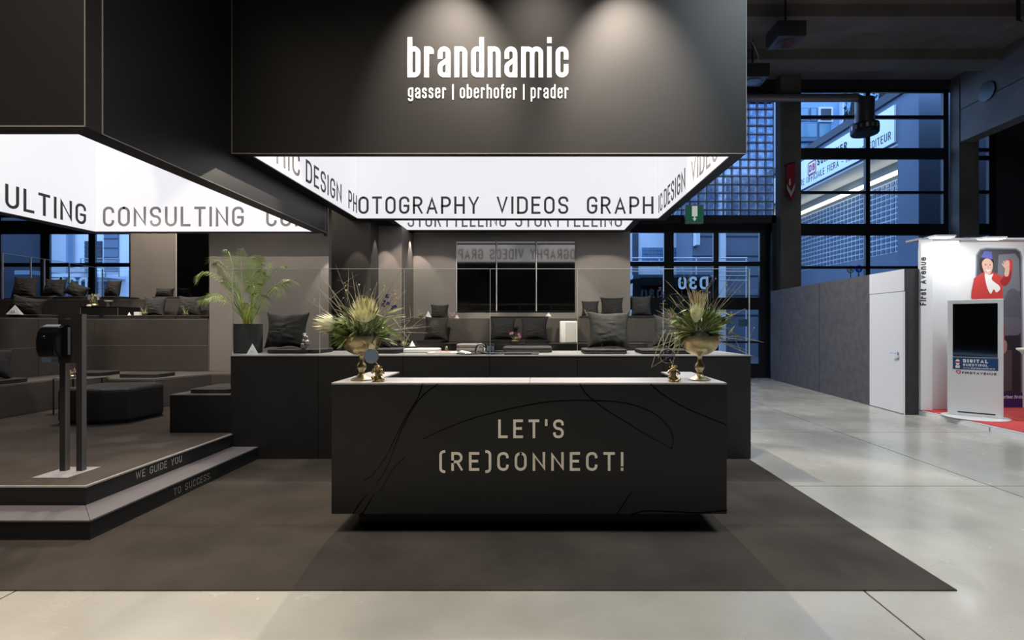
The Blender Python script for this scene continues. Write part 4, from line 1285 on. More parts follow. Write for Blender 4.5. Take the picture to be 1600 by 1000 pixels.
# ------------------------------------------------------------------ sanitiser stand
ss = thing('sanitiser_stand', 'black two post hand sanitiser stand with dispenser on the platform at left', 'sanitiser stand', (-3.92, 4.25, .289))
MB().box(-4.05, -3.76, 4.105, 4.42, .289, .294).build('base_plate', mat('base_plate', (.36, .34, .36), .4), ss)
for x0, x1 in ((-3.995, -3.948), (-3.855, -3.808)):
    MB().box(x0, x1, 4.29, 4.33, .294, 1.61 if x0 > -3.9 else 1.2).build('post', M_METAL, ss)
M_SP = mat('stand_side', (.10, .095, .095), .4)
for x1, zz in ((-3.9475, 1.2), (-3.8075, 1.61)):
    MB().box(x1, x1 + .003, 4.289, 4.331, .294, zz).build('post_side', M_SP, ss)
MB().box(-4.0, -3.856, 4.283, 4.2895, 1.2, 1.612).build('sign_plate', M_METAL, ss)
m_ = text(MB(), 'PLEASE', (-3.945, 4.283, 1.565), UX, UZ, -UY, .009, .0014, .05, d=.0006)
m_.build('small_lettering', M_STEEL, ss)
ds = MB()
pr = [(-.02, 0), (-.13, .0), (-.155, .05), (-.16, .13), (-.145, .2), (-.11, .25), (-.06, .268), (0, .27), (0, 0)]
x0, x1 = -4.055, -3.895
vs = [(x, 4.283 + p[0] * .9, 1.255 + p[1]) for x in (x0, x1) for p in pr]
n_ = len(pr)
MB().add(vs, [tuple(range(n_)), tuple(reversed(range(n_, 2 * n_)))] + [(i, i + n_, (i + 1) % n_ + n_, (i + 1) % n_) for i in range(n_)]).build('dispenser_body', M_GLOSSB, ss, bevel=.012)
MB().box(x0 + .005, x0 + .085, 4.19, 4.25, 1.215, 1.2545).build('drip_cup', mat('clear_blue_plastic', (.25, .33, .5), .2), ss)
MB().tube([(-3.99, 4.1365, 1.42), (-3.99, 4.1435, 1.42)], .012, 16).build('button', M_CHROME, ss)
MB().box(x1 + .001, x1 + .008, 4.255, 4.272, 1.27, 1.5).build('side_strip', M_STEEL, ss)

# ------------------------------------------------------------------ ottoman and side table
ot = thing('ottoman', 'black upholstered ottoman with rounded corners on the platform', 'ottoman', (-5.5, 6.5, .289))
poly = [(-5.93, 6.32), (-5.35, 6.28), (-5.10, 6.42), (-5.08, 7.0), (-5.3, 7.12), (-5.93, 6.95)]
MB().prism(poly, .30, .735).build('seat_block', M_FAB2, ot, bevel=.05)
MB().prism([(x * .96 + -5.5 * .04, y * .96 + 6.7 * .04) for x, y in poly], .289, .305).build('plinth', M_METAL, ot)

st = thing('side_table', 'small black side table on thin legs behind the ottoman', 'table', (-6.35, 7.15, .289))
for dx, dy in ((-.27, -.08), (.18, -.1), (-.2, .14), (.24, .1)):
    MB().tube([(-6.35 + dx, 7.1 + dy, .289), (-6.35 + dx, 7.1 + dy, .775)], .009, 8).build('leg', M_METAL, st)
pts = [(-6.65, 7.03), (-6.16, 6.98), (-6.1, 7.0), (-6.07, 7.25), (-6.5, 7.28), (-6.62, 7.2)]
MB().prism(pts, .776, .788).build('table_top', mat('table_top_grey', (.09, .085, .085), .4), st, bevel=.004)

# dark glossy table on the second tier
gt = thing('glass_table', 'low black box table with a glossy top below the windows at left', 'table', (-7.95, 9.1, 1.633))
a = W(126, 0, 9.0).x; b = W(184.5, 0, 9.0).x
MB().box(a, b, 9.0, 9.5, 1.633, 1.83).build('box_body', M_LAM, gt)
MB().box(a - .01, b + .01, 8.99, 9.51, 1.8305, 1.84).build('glossy_top', M_GLOSSB, gt)
for xx in (a - .004, b - .004):
    MB().box(xx, xx + .008, 8.992, 9.0, 1.633, 1.83).build('steel_edge', M_STEEL, gt)

# ------------------------------------------------------------------ pillows and seat cushions
def pillow_mesh(seed):
    rnd = random.Random(seed)
    n = 22
    vs, fs = [], []
    off = Vector((rnd.uniform(0, 50), rnd.uniform(0, 50), 0))
    for side in (1, -1):
        for i in range(n + 1):
            for j in range(n + 1):
                u = -1 + 2 * i / n; v = -1 + 2 * j / n
                x = u * (1 - .14 * (1 - v * v)) * .5
                z = v * (1 - .12 * (1 - u * u)) * .5 + (.03 * noise.noise(Vector((u * 2, seed, 0))))
                e = max(0, (1 - u * u)) ** .5 * max(0, (1 - v * v)) ** .5
                wr = noise.noise(Vector((u * 2.2, v * 6.5, seed)) + off) * .10 + noise.noise(Vector((u * 7 + v * 3, v * 9 - u * 2, seed + 9))) * .05
                bot = 1 + .35 * (-v)
                y = side * (e * .5 * bot * (1 + wr * 1.7) + .01)
                vs.append((x, y, z + .5))
    k = (n + 1) * (n + 1)
    for s in range(2):
        for i in range(n):
            for j in range(n):
                a = s * k + i * (n + 1) + j
                q = (a, a + 1, a + n + 2, a + n + 1)
                fs.append(q if s == 0 else q[::-1])
    # rim
    edge = [i * (n + 1) for i in range(n + 1)] + [n * (n + 1) + j for j in range(1, n + 1)] + [i * (n + 1) + n for i in range(n - 1, -1, -1)] + [j for j in range(n - 1, 0, -1)]
    m = len(edge)
    for i in range(m):
        a, b = edge[i], edge[(i + 1) % m]
        fs.append((a, b, b + k, a + k))
    return MB().add(vs, fs, True).mesh('pillow', M_FAB)
PM = [pillow_mesh(i) for i in range(5)]


def pillow(x0, y0, x1, y1, D, zs, label, roll=0, thick=.17, grp='black square pillows', rz=None, k=None, lean=-12):
    """pillow seen between photo pixels x0..x1, standing on surface height zs at depth D"""
    i = k if k is not None else (int(x0) % 5)
    o = bpy.data.objects.new('pillow', PM[i])
    C.objects.link(o)
    w = (x1 - x0) / F * D
    h = (y1 - y0) / F * D
    c = W((x0 + x1) / 2, y1, D)
    o.location = (c.x, D, zs - .005)
    o.scale = (w, thick, h)
    rz = rz if rz is not None else random.uniform(-8, 8)
    o.rotation_euler = (math.radians(lean), math.radians(roll), math.radians(rz))
    return tag(o, label, 'pillow', grp)


def cushion_mesh(w, d, h):
    mb = MB()
    n = 10
    vs, fs = [], []
    def outline(sx, k=.06):
        pts = []
        for q in range(4):
            cx = (1 if q in (0, 3) else -1) * (w / 2 - k); cy = (1 if q < 2 else -1) * (d / 2 - k)
            for a in range(4):
                an = math.pi / 2 * q + math.pi / 6 * a
                pts.append((cx + k * math.cos(an) * 1.0 * sx + (sx - 1) * 0, cy + k * math.sin(an) * sx))
        return pts
    rings = [(0.7, 0.0), (1.0, .12), (1.0, .42), (.9, .5), (1.0, .58), (1.0, .86), (.65, 1.0)]
    for s_, z in rings:
        for p in outline(s_): vs.append((p[0] * (1 - .0 * z), p[1], z * h))
    m = 16
    for i in range(len(rings) - 1):
        for j in range(m):
            fs.append((i * m + j, i * m + (j + 1) % m, (i + 1) * m + (j + 1) % m, (i + 1) * m + j))
    fs.append(tuple(reversed(range(m)))); b = (len(rings) - 1) * m
    fs.append(tuple(range(b, b + m)))
    return mb.add(vs, fs, True)
CM = {}


def cushion(x0, x1, D, zs, label, d=.45, h=.055, rz=0, grp='flat black seat cushions', m=None):
    w = round((x1 - x0) / F * D, 2)
    key = (w, d, h, m.name if m else '')
    if key not in CM: CM[key] = cushion_mesh(w, d, h).mesh('seat_cushion', m or M_FAB)
    o = bpy.data.objects.new('seat_cushion', CM[key])
    C.objects.link(o)
    o.location = (((x0 + x1) / 2 - 838) / F * D, D + d / 2, zs)
    o.rotation_euler = (0, 0, math.radians(rz))
    return tag(o, label, 'cushion', grp)

# top tier left
Z3 = 2.006
cushion(14, 78, 9.62, Z3, 'flat black cushion on the topmost bench at far left', d=.5)
cushion(79, 130, 9.62, Z3, 'flat black cushion on the topmost bench beside the orchid', d=.5)
cushion(155, 188, 9.62, Z3, 'flat black cushion on the topmost bench right of the orchid', d=.5)
Zc = Z3 + .056
pillow(19, 430, 54, 463, 9.9, Zc, 'black pillow farthest left on the topmost bench', rz=8, k=0)
pillow(64, 436, 101, 466, 9.85, Zc, 'second black pillow from the left on the topmost bench', k=1, rz=-5)
pillow(97, 448, 131, 470, 9.8, Zc, 'slumped black pillow on the topmost bench left of the orchid', roll=22, k=2, thick=.2)
pillow(162, 447, 187, 474, 9.8, Zc, 'black pillow on the topmost bench right of the orchid', k=3)
cushion(236, 277, 9.75, Z3, 'flat black cushion on the short bench by the tall screen', d=.5)
pillow(242, 449, 271, 464, 9.95, Zc, 'low black pillow on the short bench by the tall screen', k=4)
# second tier
Z2 = 1.633
cushion(8, 62, 8.3, Z2, 'flat black cushion under the crystal pyramid at far left', d=.5)
cushion(63, 124, 8.6, Z2, 'flat black cushion behind the sanitiser stand', d=.5)
cushion(159, 200, 8.88, Z2, 'first flat black cushion from the left on the high bench', d=.5)
cushion(200.5, 230, 8.88, Z2, 'second flat black cushion from the left on the high bench', d=.5)
cushion(230.5, 272, 8.88, Z2, 'third flat black cushion from the left on the high bench', d=.5)
cushion(272.5, 312, 8.88, Z2, 'flat black cushion at the right end of the high bench', d=.5)
Zc = Z2 + .056
pillow(14, 463, 60, 493, 8.65, Zc, 'slanted black pillow behind the crystal pyramid at far left', roll=10, k=2, thick=.22, rz=15)
pillow(219, 461, 258, 492, 9.2, Zc, 'black pillow on the high bench behind the left twig plant', k=0)
pillow(275, 461, 314, 493, 9.2, Zc, 'black pillow at the right end of the high bench', k=3)
# first tier
Z1_ = .7245
cushion(-76, -12, 6.7, Z1_, 'flat black cushion on the lowest bench at the left frame edge', d=.5, h=.06)
pillow(-30, 541, 10, 589, 6.95, Z1_ + .06, 'black pillow cut by the left frame edge', k=1, rz=30)
cushion(94, 158, 7.95, Z1_, 'flat black cushion on the lowest bench behind the side table', d=.4, h=.06)
cushion(183, 246, 7.7, Z1_, 'flat black cushion on the lowest bench right of the ottoman', d=.42, h=.06, rz=-4)
cushion(294, 358, 5.95, .7245, 'flat black cushion on the small block bench', d=.6, h=.05)
# low wall seats
ZW = 1.1775
cushion(415, 479, 6.1, ZW, 'flat black cushion on the low wall right of the palm pot', d=.5, h=.05)
cushion(480, 500, 6.15, ZW, 'narrow black cushion on the low wall left of the flowers', d=.45, h=.05)
pillow(413, 487, 479, 545, 6.45, ZW + .05, 'large black pillow on the low wall right of the palm', k=0, rz=4, thick=.2)
cushion(560, 622, 6.1, ZW, 'flat black cushion on the low wall behind the left vase', d=.45, h=.055)
pillow(556, 510, 612, 545, 6.5, ZW + .055, 'black pillow on the low wall behind the left vase', k=2, thick=.2)
cushion(913, 981, 6.0, ZW, 'flat black cushion on the low wall left of the right vase', d=.5, h=.055)
pillow(918, 486, 985, 545, 6.35, ZW + .055, 'large black pillow on the low wall left of the right vase', k=3, rz=-4, thick=.2)
cushion(1003, 1082, 6.0, ZW, 'flat black cushion on the low wall behind the right vase', d=.5, h=.05)
pillow(1016, 492, 1062, 544, 6.45, ZW + .05, 'black pillow on the low wall behind the right vase', k=1, rz=20, roll=10, thick=.2)
cushion(785, 863, 6.3, ZW, 'thick black floor cushion on the low wall before the gold bowl plant', d=.5, h=.07)
# centre bench
ZB = 1.1825
cushion(600, 622, 9.3, ZB, 'short black cushion on the long bench behind the left flowers', d=.5, h=.06)
cushion(650, 691, 9.3, ZB, 'black cushion on the long bench under the left screen pillow', d=.5, h=.06)
cushion(764, 801, 9.3, ZB, 'black cushion on the long bench left of the gold bowl plant', d=.5, h=.06)
cushion(820, 858, 9.3, ZB, 'black cushion on the long bench right of the gold bowl plant', d=.5, h=.06)
pillow(661, 494, 700, 532, 9.6, ZB + .06, 'black pillow on the long bench left of the screens', k=4)
pillow(766, 495, 806, 531, 9.6, ZB + .06, 'black pillow on the long bench left of the two under the middle screen', k=0, rz=3)
pillow(813, 495, 856, 531, 9.6, ZB + .06, 'black pillow on the long bench right of the two under the right screen', k=3, rz=-3)
pillow(672, 471, 701, 494, 10.3, 1.649, 'small black pillow on the ledge left of the screens', k=2)
cushion(766, 857, 10.0, 1.649, 'long black cushion on the ledge under the screens', d=.5, h=.04)
cushion(908, 1040, 10.0, 1.649, 'long black cushion on the ledge at the right end', d=.5, h=.05)
pillow(908, 468, 936, 493, 10.3, 1.70, 'black pillow on the ledge, left of the three at the right end', k=1)
pillow(938, 462, 975, 493, 10.3, 1.70, 'black pillow on the ledge, middle of the three at the right end', k=4)
pillow(986, 460, 1018, 493, 10.3, 1.70, 'black pillow on the ledge, right of the three at the right end', k=2)

# white boxes on the bench
wb_ = thing('white_box', 'white rounded box standing on the long bench right of the pillows', 'box', W(888, 531, 9.5))
a, b = W(875, 0, 9.5).x, W(902, 0, 9.5).x
zt_ = H + 6.5 / F * 9.5
MB().box(a, b, 9.5, 9.75, ZB, zt_).build('shell', M_WHITEP, wb_, bevel=.02)
MB().box(a + .1, b - .02, 9.492, 9.5, ZB + .02, zt_ - .03).build('front_panel', mat('warm_white', (.5, .5, .49), .5), wb_)

# things on the low wall top ------------------------------------------------
def loaf(nm, m, x0, x1, Y, d, h, label, cat):
    w = (x1 - x0) / F * Y
    o = cushion_mesh(w, d, h).build(nm, m, local=True)
    o.location = (((x0 + x1) / 2 - 838) / F * Y, Y + d / 2, ZW + .0005)
    tag(o, label, cat)
    return o
loaf('white_pad', M_PAPER, 622, 684, 6.35, .3, .045, 'flat white pad on the low wall beside the magazines', 'pad')
loaf('round_cushion', M_TAUPE, 712, 752, 6.5, .28, .1, 'small taupe cushion on the low wall behind the steel arch', 'cushion')
mg_ = thing('magazine', 'open magazine with a pink cover page on the low wall', 'magazine', (-1.05, 6.05, ZW))
MB().box(-1.28, -.93, 5.95, 6.2, ZW, ZW + .018).build('pages', M_PAPER, mg_)
MB().box(-1.2, -1.02, 5.97, 6.18, ZW + .0185, ZW + .021).build('cover', M_MAGRED, mg_)
MB().add([(-.93, 5.95, ZW + .018), (-.75, 5.95, ZW + .002), (-.75, 6.2, ZW + .002), (-.93, 6.2, ZW + .018), (-.9, 5.95, ZW + .036), (-.9, 6.2, ZW + .036)], [(0, 1, 4), (3, 5, 2), (1, 2, 5, 4), (0, 4, 5, 3)]).build('turned_page', M_PAPER, mg_)
for k, (xx, lb) in enumerate(((-.78, 'dark round glass platter on the low wall beside the arch'), (-.52, 'second dark round platter near the two tumblers'))):
    MB().lathe([(.02, .0), (.15, .001), (.17, .009), (.165, .013), (.02, .006)], (0, 0, 0), 28).build('platter', M_GLOSSB, local=True, label=lb, cat='platter').location = (xx, 6.05 + .02 * k, ZW + .0005 + .014 * k)
aq = MB()
pts = [Vector((-.11 + .0, 0, 0))] + [Vector((math.cos(math.pi - t * math.pi / 12) * .07, 0, .06 + math.sin(t * math.pi / 12) * .08)) for t in range(13)] + [Vector((.075, 0, 0))]
aq.tube([p * .75 for p in pts], [.014] * 15, 8)
o = aq.build('steel_arch', M_CHROME, local=True, label='small polished steel arch ornament on the low wall', cat='ornament')
o.location = ((751 - 838) / F * 6.2, 6.2, ZW)
mtumb = glass('tumbler_glass', (.75, .8, .88), 1.0, base=.1)
for px, lb in ((763.5, 'left one of the two smoky tumblers on the low wall'), (770, 'right one of the two smoky tumblers on the low wall')):
    r = thing('tumbler', lb, 'glass', ((px - 838) / F * 6.1, 6.1, ZW), group='two tumblers')
    MB().lathe([(.017, .001), (.02, .02), (.022, .13), (.019, .13), (.015, .02)], (0, 0, 0), 16).build('bowl', mtumb, r, local=True)
    MB().lathe([(.012, .03), (.013, .09)], (0, 0, 0), 10).build('etched_mark', M_WHITEP, r, local=True)
r = thing('folder', 'closed black folder lying on the low wall in front of the floor cushion', 'folder', ((815 - 838) / F * 5.95, 5.95, ZW))
MB().box((788 - 838) / F * 5.9, (830 - 838) / F * 5.9, 5.86, 6.08, ZW + .001, ZW + .014).build('lower_cover', M_LAM, r)
MB().box((788 - 838) / F * 5.9, (842 - 838) / F * 5.9, 5.88, 6.1, ZW + .0145, ZW + .022).build('upper_cover', M_METAL, r)
MB().lathe([(.02, 0), (.022, .0), (.02, .05), (.008, .06)], ((697.5 - 838) / F * 6.75, 6.75, ZW + .001), 12).build('tea_light', M_GOLD, org=((697.5 - 838) / F * 6.75, 6.75, ZW), label='tiny gold candle holder at the back of the low wall', cat='candle')
bj = MB().box((633 - 838) / F * 6.55, (651 - 838) / F * 6.55, 6.55, 6.75, ZW, ZW + .065).build('display_block', M_LAM, org=((642 - 838) / F * 6.55, 6.6, ZW), label='small black block under the twig plant and white pyramid', cat='block')
# crumpled metallic ornament left
orn = MB()
for k in range(9):
    orn.ball(Vector((random.uniform(-.03, .03), random.uniform(-.03, .03), .03 + k * .017)), .022 + random.random() * .015, n=7, m=5)
o = orn.build('foil_ornament', mat('crumpled_foil', (.35, .33, .33), .3, metal=.8), local=True, label='crumpled silver ornament beside the large left pillow', cat='ornament')
o.location = ((486 - 838) / F * 6.3, 6.15, ZW + .052)


def pyramid(px, py, wpx, hpx, D, z, label, m=None):
    w = wpx / F * D / 2; h = hpx / F * D
    c = ((px - 838) / F * D, D, z)
    mb = MB().add([(-w, -w, 0), (w, -w, 0), (w, w, 0), (-w, w, 0), (0, 0, h)], [(3, 2, 1, 0), (0, 1, 4), (1, 2, 4), (2, 3, 4), (3, 0, 4)])
    r = thing('pyramid', label, 'ornament', c, rz=.5)
    mb.build('crystal_body', m or M_CRYST, r, local=True)
    if wpx > 12:
        t = MB()
        for s_ in range(8):
            t.ball((random.uniform(-.35, .35) * w, -w * .75, h * (.1 + .05 * s_)), w * .12, n=5, m=4)
        t.build('etched_facets', M_WHITEP, r, local=True)
    return r
pyramid(23.5, 497, 16, 15, 8.3, Z2 + .056, 'crystal pyramid on the cushion at far left')
pyramid(394.5, 554, 17, 17, 5.95, ZW, 'crystal pyramid on the low wall in front of the palm pot')
pyramid(644, 541, 8, 9, 6.6, ZW + .066, 'white pyramid on the black block beside the twig plant', M_WHITEP)
pyramid(669, 494, 10, 12, 10.1, 1.649, 'white pyramid on the ledge left of the small pillow', M_WHITEP)
pyramid(714, 499, 6, 6, 10.0, 1.649, 'tiny white pyramid on the ledge below the left screen', M_WHITEP)
pyramid(857, 494, 7, 6, 10.1, 1.69, 'tiny white pyramid on the ledge right of the pillow pair', M_WHITEP)
pyramid(202, 494, 4, 5, 9.0, Z2 + .056, 'tiny white pyramid on the high bench', M_WHITEP)
b_ = W(215, 494, 9.0)
MB().box(b_.x - .05, b_.x + .05, 8.98, 9.03, Z2 + .057, Z2 + .057 + .06).build('table_card', M_PAPER, org=(b_.x, 9, Z2 + .057), label='small white card on the high bench by the left twig plant', cat='card')
b_ = W(170, 470, 9.2)
r = thing('white_dish', 'small white dish on a stem on the glossy box table', 'dish', (b_.x, 9.2, 1.84))
MB().tube([(0, 0, 0), (0, 0, .09)], .006, 6).build('stem', M_STEEL, r, local=True)
MB().lathe([(.01, .09), (.06, .10), (.07, .125), (.02, .11)], n=16).build('dish', M_WHITEP, r, local=True)
b_ = W(139, 478, 9.1)
MB().ball((0, 0, .02), .04, .03, .025).build('white_stone', M_WHITEP, local=True, label='white pebble ornament on the glossy box table', cat='ornament').location = (b_.x, 9.1, 1.8405)
# ------------------------------------------------------------------ potted palm
PX = (387 - 838) / F * 6.3
pt = thing('potted_palm', 'bushy green palm in a charcoal pot on the low wall', 'plant', (PX, 6.3, ZW + .0005))
MB().lathe([(.155, 0), (.165, .01), (.165, .355), (.15, .355), (.148, .33), (.01, .325)], n=36).build('pot', M_POT, pt, local=True)
MB().lathe([(.147, .331), (.1, .337), (.01, .335)], n=20).build('soil', M_SOIL, pt, local=True)
rnd = random.Random(3)


def frond(tip, ctrl, base, nl=26, ll=.17, wid=.0058, droop=.45, start=.3):
    """one feather frond as a mesh in local coordinates"""
    base, ctrl, tip = Vector(base), Vector(ctrl), Vector(tip)
    mb = MB()
    bez = lambda t: base * (1 - t) ** 2 + ctrl * 2 * t * (1 - t) + tip * t * t
    tng = lambda t: ((ctrl - base) * (1 - t) + (tip - ctrl) * t).normalized()
    pts = [bez(i / 12) for i in range(13)]
    mb.tube(pts, [.006 * (1 - .8 * i / 12) + .001 for i in range(13)], 5)
    tt0 = tng(.6)
    side0 = tt0.cross(UZ)
    if side0.length < .2: side0 = Vector((1, .3, 0))
    side0.normalize()
    tw = rnd.uniform(-.5, .5)
    for sgn in (1, -1):
        for i in range(nl):
            t = start + (1 - start) * (i + .5 * (sgn > 0)) / nl
            p = bez(t); d = tng(t)
            s_ = (Quaternion(d, tw) @ side0) * sgn
            f = (t - start) / (1 - start)
            L = ll * (math.sin(math.pi * (.14 + .80 * f)) ** .7) * rnd.uniform(.85, 1.1)
            fw = .45 + .75 * f
            dr = (s_ * 1.0 + d * fw + UZ * .12).normalized()
            q1 = p + dr * L * .45
            q2 = p + dr * L - UZ * L * droop * rnd.uniform(.5, 1.3)
            up = d.cross(dr).normalized()
            w = d * wid
            mb.add([p, q1 + w * .9, q2, q1 - w * .9, q1 + (p - q1) * .02 - UZ * .004], [(0, 1, 4), (4, 1, 2), (4, 2, 3), (0, 4, 3)])
    return mb
def lp(px, py, dy): return Vector(((px - 387) / F * (6.3 + dy), dy, H - (py - 508) / F * (6.3 + dy) - ZW))
fr = [  # tip px, control px, depth offsets
 ((317, 440), (335, 392), -.12), ((322, 412), (350, 385), .10), ((340, 393), (352, 400), .25), ((366, 389), (372, 440), .15),
 ((395, 400), (386, 430), .10), ((414, 402), (392, 425), -.1), ((436, 418), (415, 412), .12), ((446, 462), (432, 420), -.08),
 ((428, 482), (415, 430), -.25), ((412, 497), (412, 455), -.36), ((330, 472), (352, 448), -.28), ((332, 448), (352, 425), .30),
 ((349, 470), (365, 440), -.38), ((440, 440), (420, 430), .33), ((400, 412), (392, 450), .3), ((370, 420), (378, 455), -.36),
 ((425, 455), (410, 425), -.36), ((352, 412), (368, 420), -.2), ((420, 425), (405, 440), -.15), ((380, 400), (385, 440), .3),
]
for (tp, cp_, dy) in fr:
    base = Vector((rnd.uniform(-.05, .05), rnd.uniform(-.05, .05), .34))
    c = lp(cp_[0], cp_[1], dy * .5)
    frond(lp(tp[0], tp[1], dy), c, base, nl=19, ll=.165, start=.4).build('frond', M_PALM, pt, local=True)
for i in range(11):
    a = i * 2.4
    b0 = Vector((math.cos(a) * .045, math.sin(a) * .045, .335))
    MB().tube([b0, b0 * 1.15 + Vector((0, 0, .12)), Vector((b0.x * 1.7, b0.y * 1.7, .62))], [.009, .008, .004], 7).build('cane', M_CANE, pt, local=True)

# ------------------------------------------------------------------ leaves and bouquets
def leaf_mesh(m, wid=.13, bend=.12, fold=.25):
    vs = [(0, 0, 0)]
    k = 5
    rows = []
    for i in range(1, k):
        t = i / k
        w = wid * math.sin(math.pi * (t ** .8)) * .5
        z = -bend * t * t
        vs += [(-w, fold * w, 0), (0, 0, 0), (w, fold * w, 0)]
        for j in (-3, -2, -1):
            x, y, _ = vs[j]
            vs[j] = (x, y + z, t)
    vs.append((0, -bend, 1))
    fs = [(0, 2, 1), (0, 3, 2)]
    for i in range(k - 2):
        a = 1 + 3 * i
        fs += [(a, a + 1, a + 4, a + 3), (a + 1, a + 2, a + 5, a + 4)]
    a = 1 + 3 * (k - 2); e = len(vs) - 1
    fs += [(a, a + 1, e), (a + 1, a + 2, e)]
    return MB().add(vs, fs, True).mesh('leaf', m)
LF = {'wide': leaf_mesh(M_LEAF, .24), 'long': leaf_mesh(M_LEAF, .13, .2), 'pale': leaf_mesh(M_LEAF2, .16, .15), 'blade': leaf_mesh(M_LEAF2, .07, .3)}


def leaf(root, p, d, L, kind, rnd, name='leaf'):
    o = bpy.data.objects.new(name, LF[kind])
    C.objects.link(o)
    o.parent = root
    o.location = p
    q_ = Vector(d).to_track_quat('Z', 'Y')
    o.rotation_euler = (q_ @ Quaternion((0, 0, 1), rnd.uniform(-1.2, 1.2))).to_euler()
    o.scale = (L, L, L)
    return o


def protea(root, c, d, R, m, rnd, n=(12, 12, 9, 6), spread=(1.05, .75, .45, .2), L=1.0):
    d = Vector(d).normalized()
    a = d.orthogonal().normalized(); b = d.cross(a)
    mb = MB()
    for r_, (k, sp) in enumerate(zip(n, spread)):
        for i in range(k):
            an = 2 * math.pi * (i + .5 * (r_ % 2)) / k
            out = a * math.cos(an) + b * math.sin(an)
            dr = (d * math.cos(sp) + out * math.sin(sp)).normalized()
            s_ = dr.cross(out.cross(dr)).normalized() if False else d.cross(out).normalized()
            p0 = Vector(c) + out * R * .12
            L_ = R * (1.1 + .12 * r_) * L
            p1 = p0 + dr * L_ * .55; p2 = p0 + (dr * .93 + d * .25) * L_
            w = s_ * R * .14
            mb.add([p0 - w * .5, p0 + w * .5, p1 + w, p1 - w, p2], [(0, 1, 2, 3), (3, 2, 4)], True)
    mb.ball(Vector(c) + d * R * .45, R * .34, n=12, m=8)
    return mb.build('protea_bloom', m, root, local=True)


def twig(root, p0, p1, r=.0022, m=None, sag=.03, rnd=random, fork=True):
    p0, p1 = Vector(p0), Vector(p1)
    mid = (p0 + p1) / 2 + Vector((rnd.uniform(-1, 1), rnd.uniform(-1, 1), rnd.uniform(.2, 1))) * sag
    mb = MB()
    mb.tube([p0, p0.lerp(mid, .5) + Vector((0, 0, .005)), mid, mid.lerp(p1, .6), p1], [r * 1.2, r * 1.1, r, r * .8, r * .4], 5)
    if fork:
        q0 = mid.lerp(p1, .45)
        q1 = q0 + (p1 - q0).length * Vector((rnd.uniform(-.6, .6), rnd.uniform(-.4, .4), rnd.uniform(-.1, .8)))
        mb.tube([q0, q0.lerp(q1, .5) + Vector((0, 0, .004)), q1], [r * .7, r * .5, r * .3], 4)
        if rnd.random() < .4:
            mb.ball(q1, .006, n=6, m=4)
    return mb.build('twig', m or M_TWIG, root, local=True)


VPROF = [(.079, 0), (.079, .009), (.070, .014), (.062, .02), (.040, .028), (.024, .045), (.019, .062), (.024, .074), (.033, .088), (.036, .10), (.033, .115), (.022, .13),
         (.016, .145), (.016, .165), (.020, .182), (.03, .19), (.06, .197), (.095, .215), (.122, .24), (.14, .275), (.146, .31), (.145, .335), (.139, .335), (.138, .31), (.12, .26), (.02, .22)]


def vase(px, label, blabel):
    x = (px - 838) / F * 3.88
    v = thing('pedestal_vase', label, 'vase', (x, 3.88, 1.1005), group='gold pedestal vases')
    MB().lathe(VPROF[:18] + VPROF[18:], n=40).build('gold_bowl', M_GOLD, v, local=True)
    b = thing('flower_arrangement', blabel, 'flowers', (x, 3.88, 1.1005 + .26), group='flower arrangements in gold vases')
    return b
def V(px, py, dy, vx): # local position in the arrangement frame
    D = 3.88 + dy
    return Vector(((px - 838) / F * D - vx, dy, H - (py - 508) / F * D - 1.3605))

# left arrangement
BL = vase(565, 'gold pedestal bowl at the left end of the counter', 'flowers with two big cream proteas and dry twigs in the left gold bowl')
vx = (565 - 838) / F * 3.88
rnd = random.Random(11)
MB().ball((0, 0, .03), .125, .125, .09, 14, 8).build('moss', mat('moss', (.03, .04, .015), .9), BL, local=True)
def tw(px, py, dy, r=.002, m=None, sag=.03): twig(BL, (rnd.uniform(-.05, .05), rnd.uniform(-.05, .05), .06), V(px, py, dy, vx), r, m, sag, rnd)
for t in [(496, 423, -.05), (524, 413, 0), (545, 417, .05), (495, 447, .02), (500, 452, -.06), (480, 467, 0), (484, 472, -.1), (550, 424, .1), (556, 440, -.05), (570, 445, .0),
          (628, 418, 0), (634, 419, .05), (637, 421, -.03), (636, 430, .08), (620, 432, -.06), (605, 446, 0), (634, 453, .1), (665, 488, .0), (672, 510, .05), (668, 520, -.04),
          (660, 507, .1), (640, 500, -.1), (655, 512, .12), (512, 440, .1), (560, 455, -.1), (600, 450, .12), (542, 450, .12), (590, 440, .05)]:
    tw(*t, r=rnd.uniform(.0013, .0026))
for i in range(26):
    px = rnd.uniform(512, 640); py = rnd.uniform(440, 490)
    tw(px, py, rnd.uniform(-.12, .12), r=.0012, m=M_TWIGD if i % 2 else M_TWIG)
twig(BL, V(612, 495, -.05, vx), V(640, 532, -.08, vx), .0025, None, -.0, rnd, False)
for i in range(150):
    px = rnd.uniform(512, 622); py = 540 - abs(rnd.gauss(0, .5)) * 60
    tipz = V(px, max(py, 462), rnd.uniform(-.13, .13), vx)
    base = Vector((tipz.x * .35 + rnd.uniform(-.02, .02), tipz.y * .4, .07 + rnd.uniform(-.02, .04)))
    d = tipz - base
    if d.length < .04: d = Vector((d.x * 2, d.y * 2, .05))
    leaf(BL, base + d * .25, d, rnd.uniform(.10, .16), rnd.choice(['wide', 'wide', 'long', 'pale']), rnd)
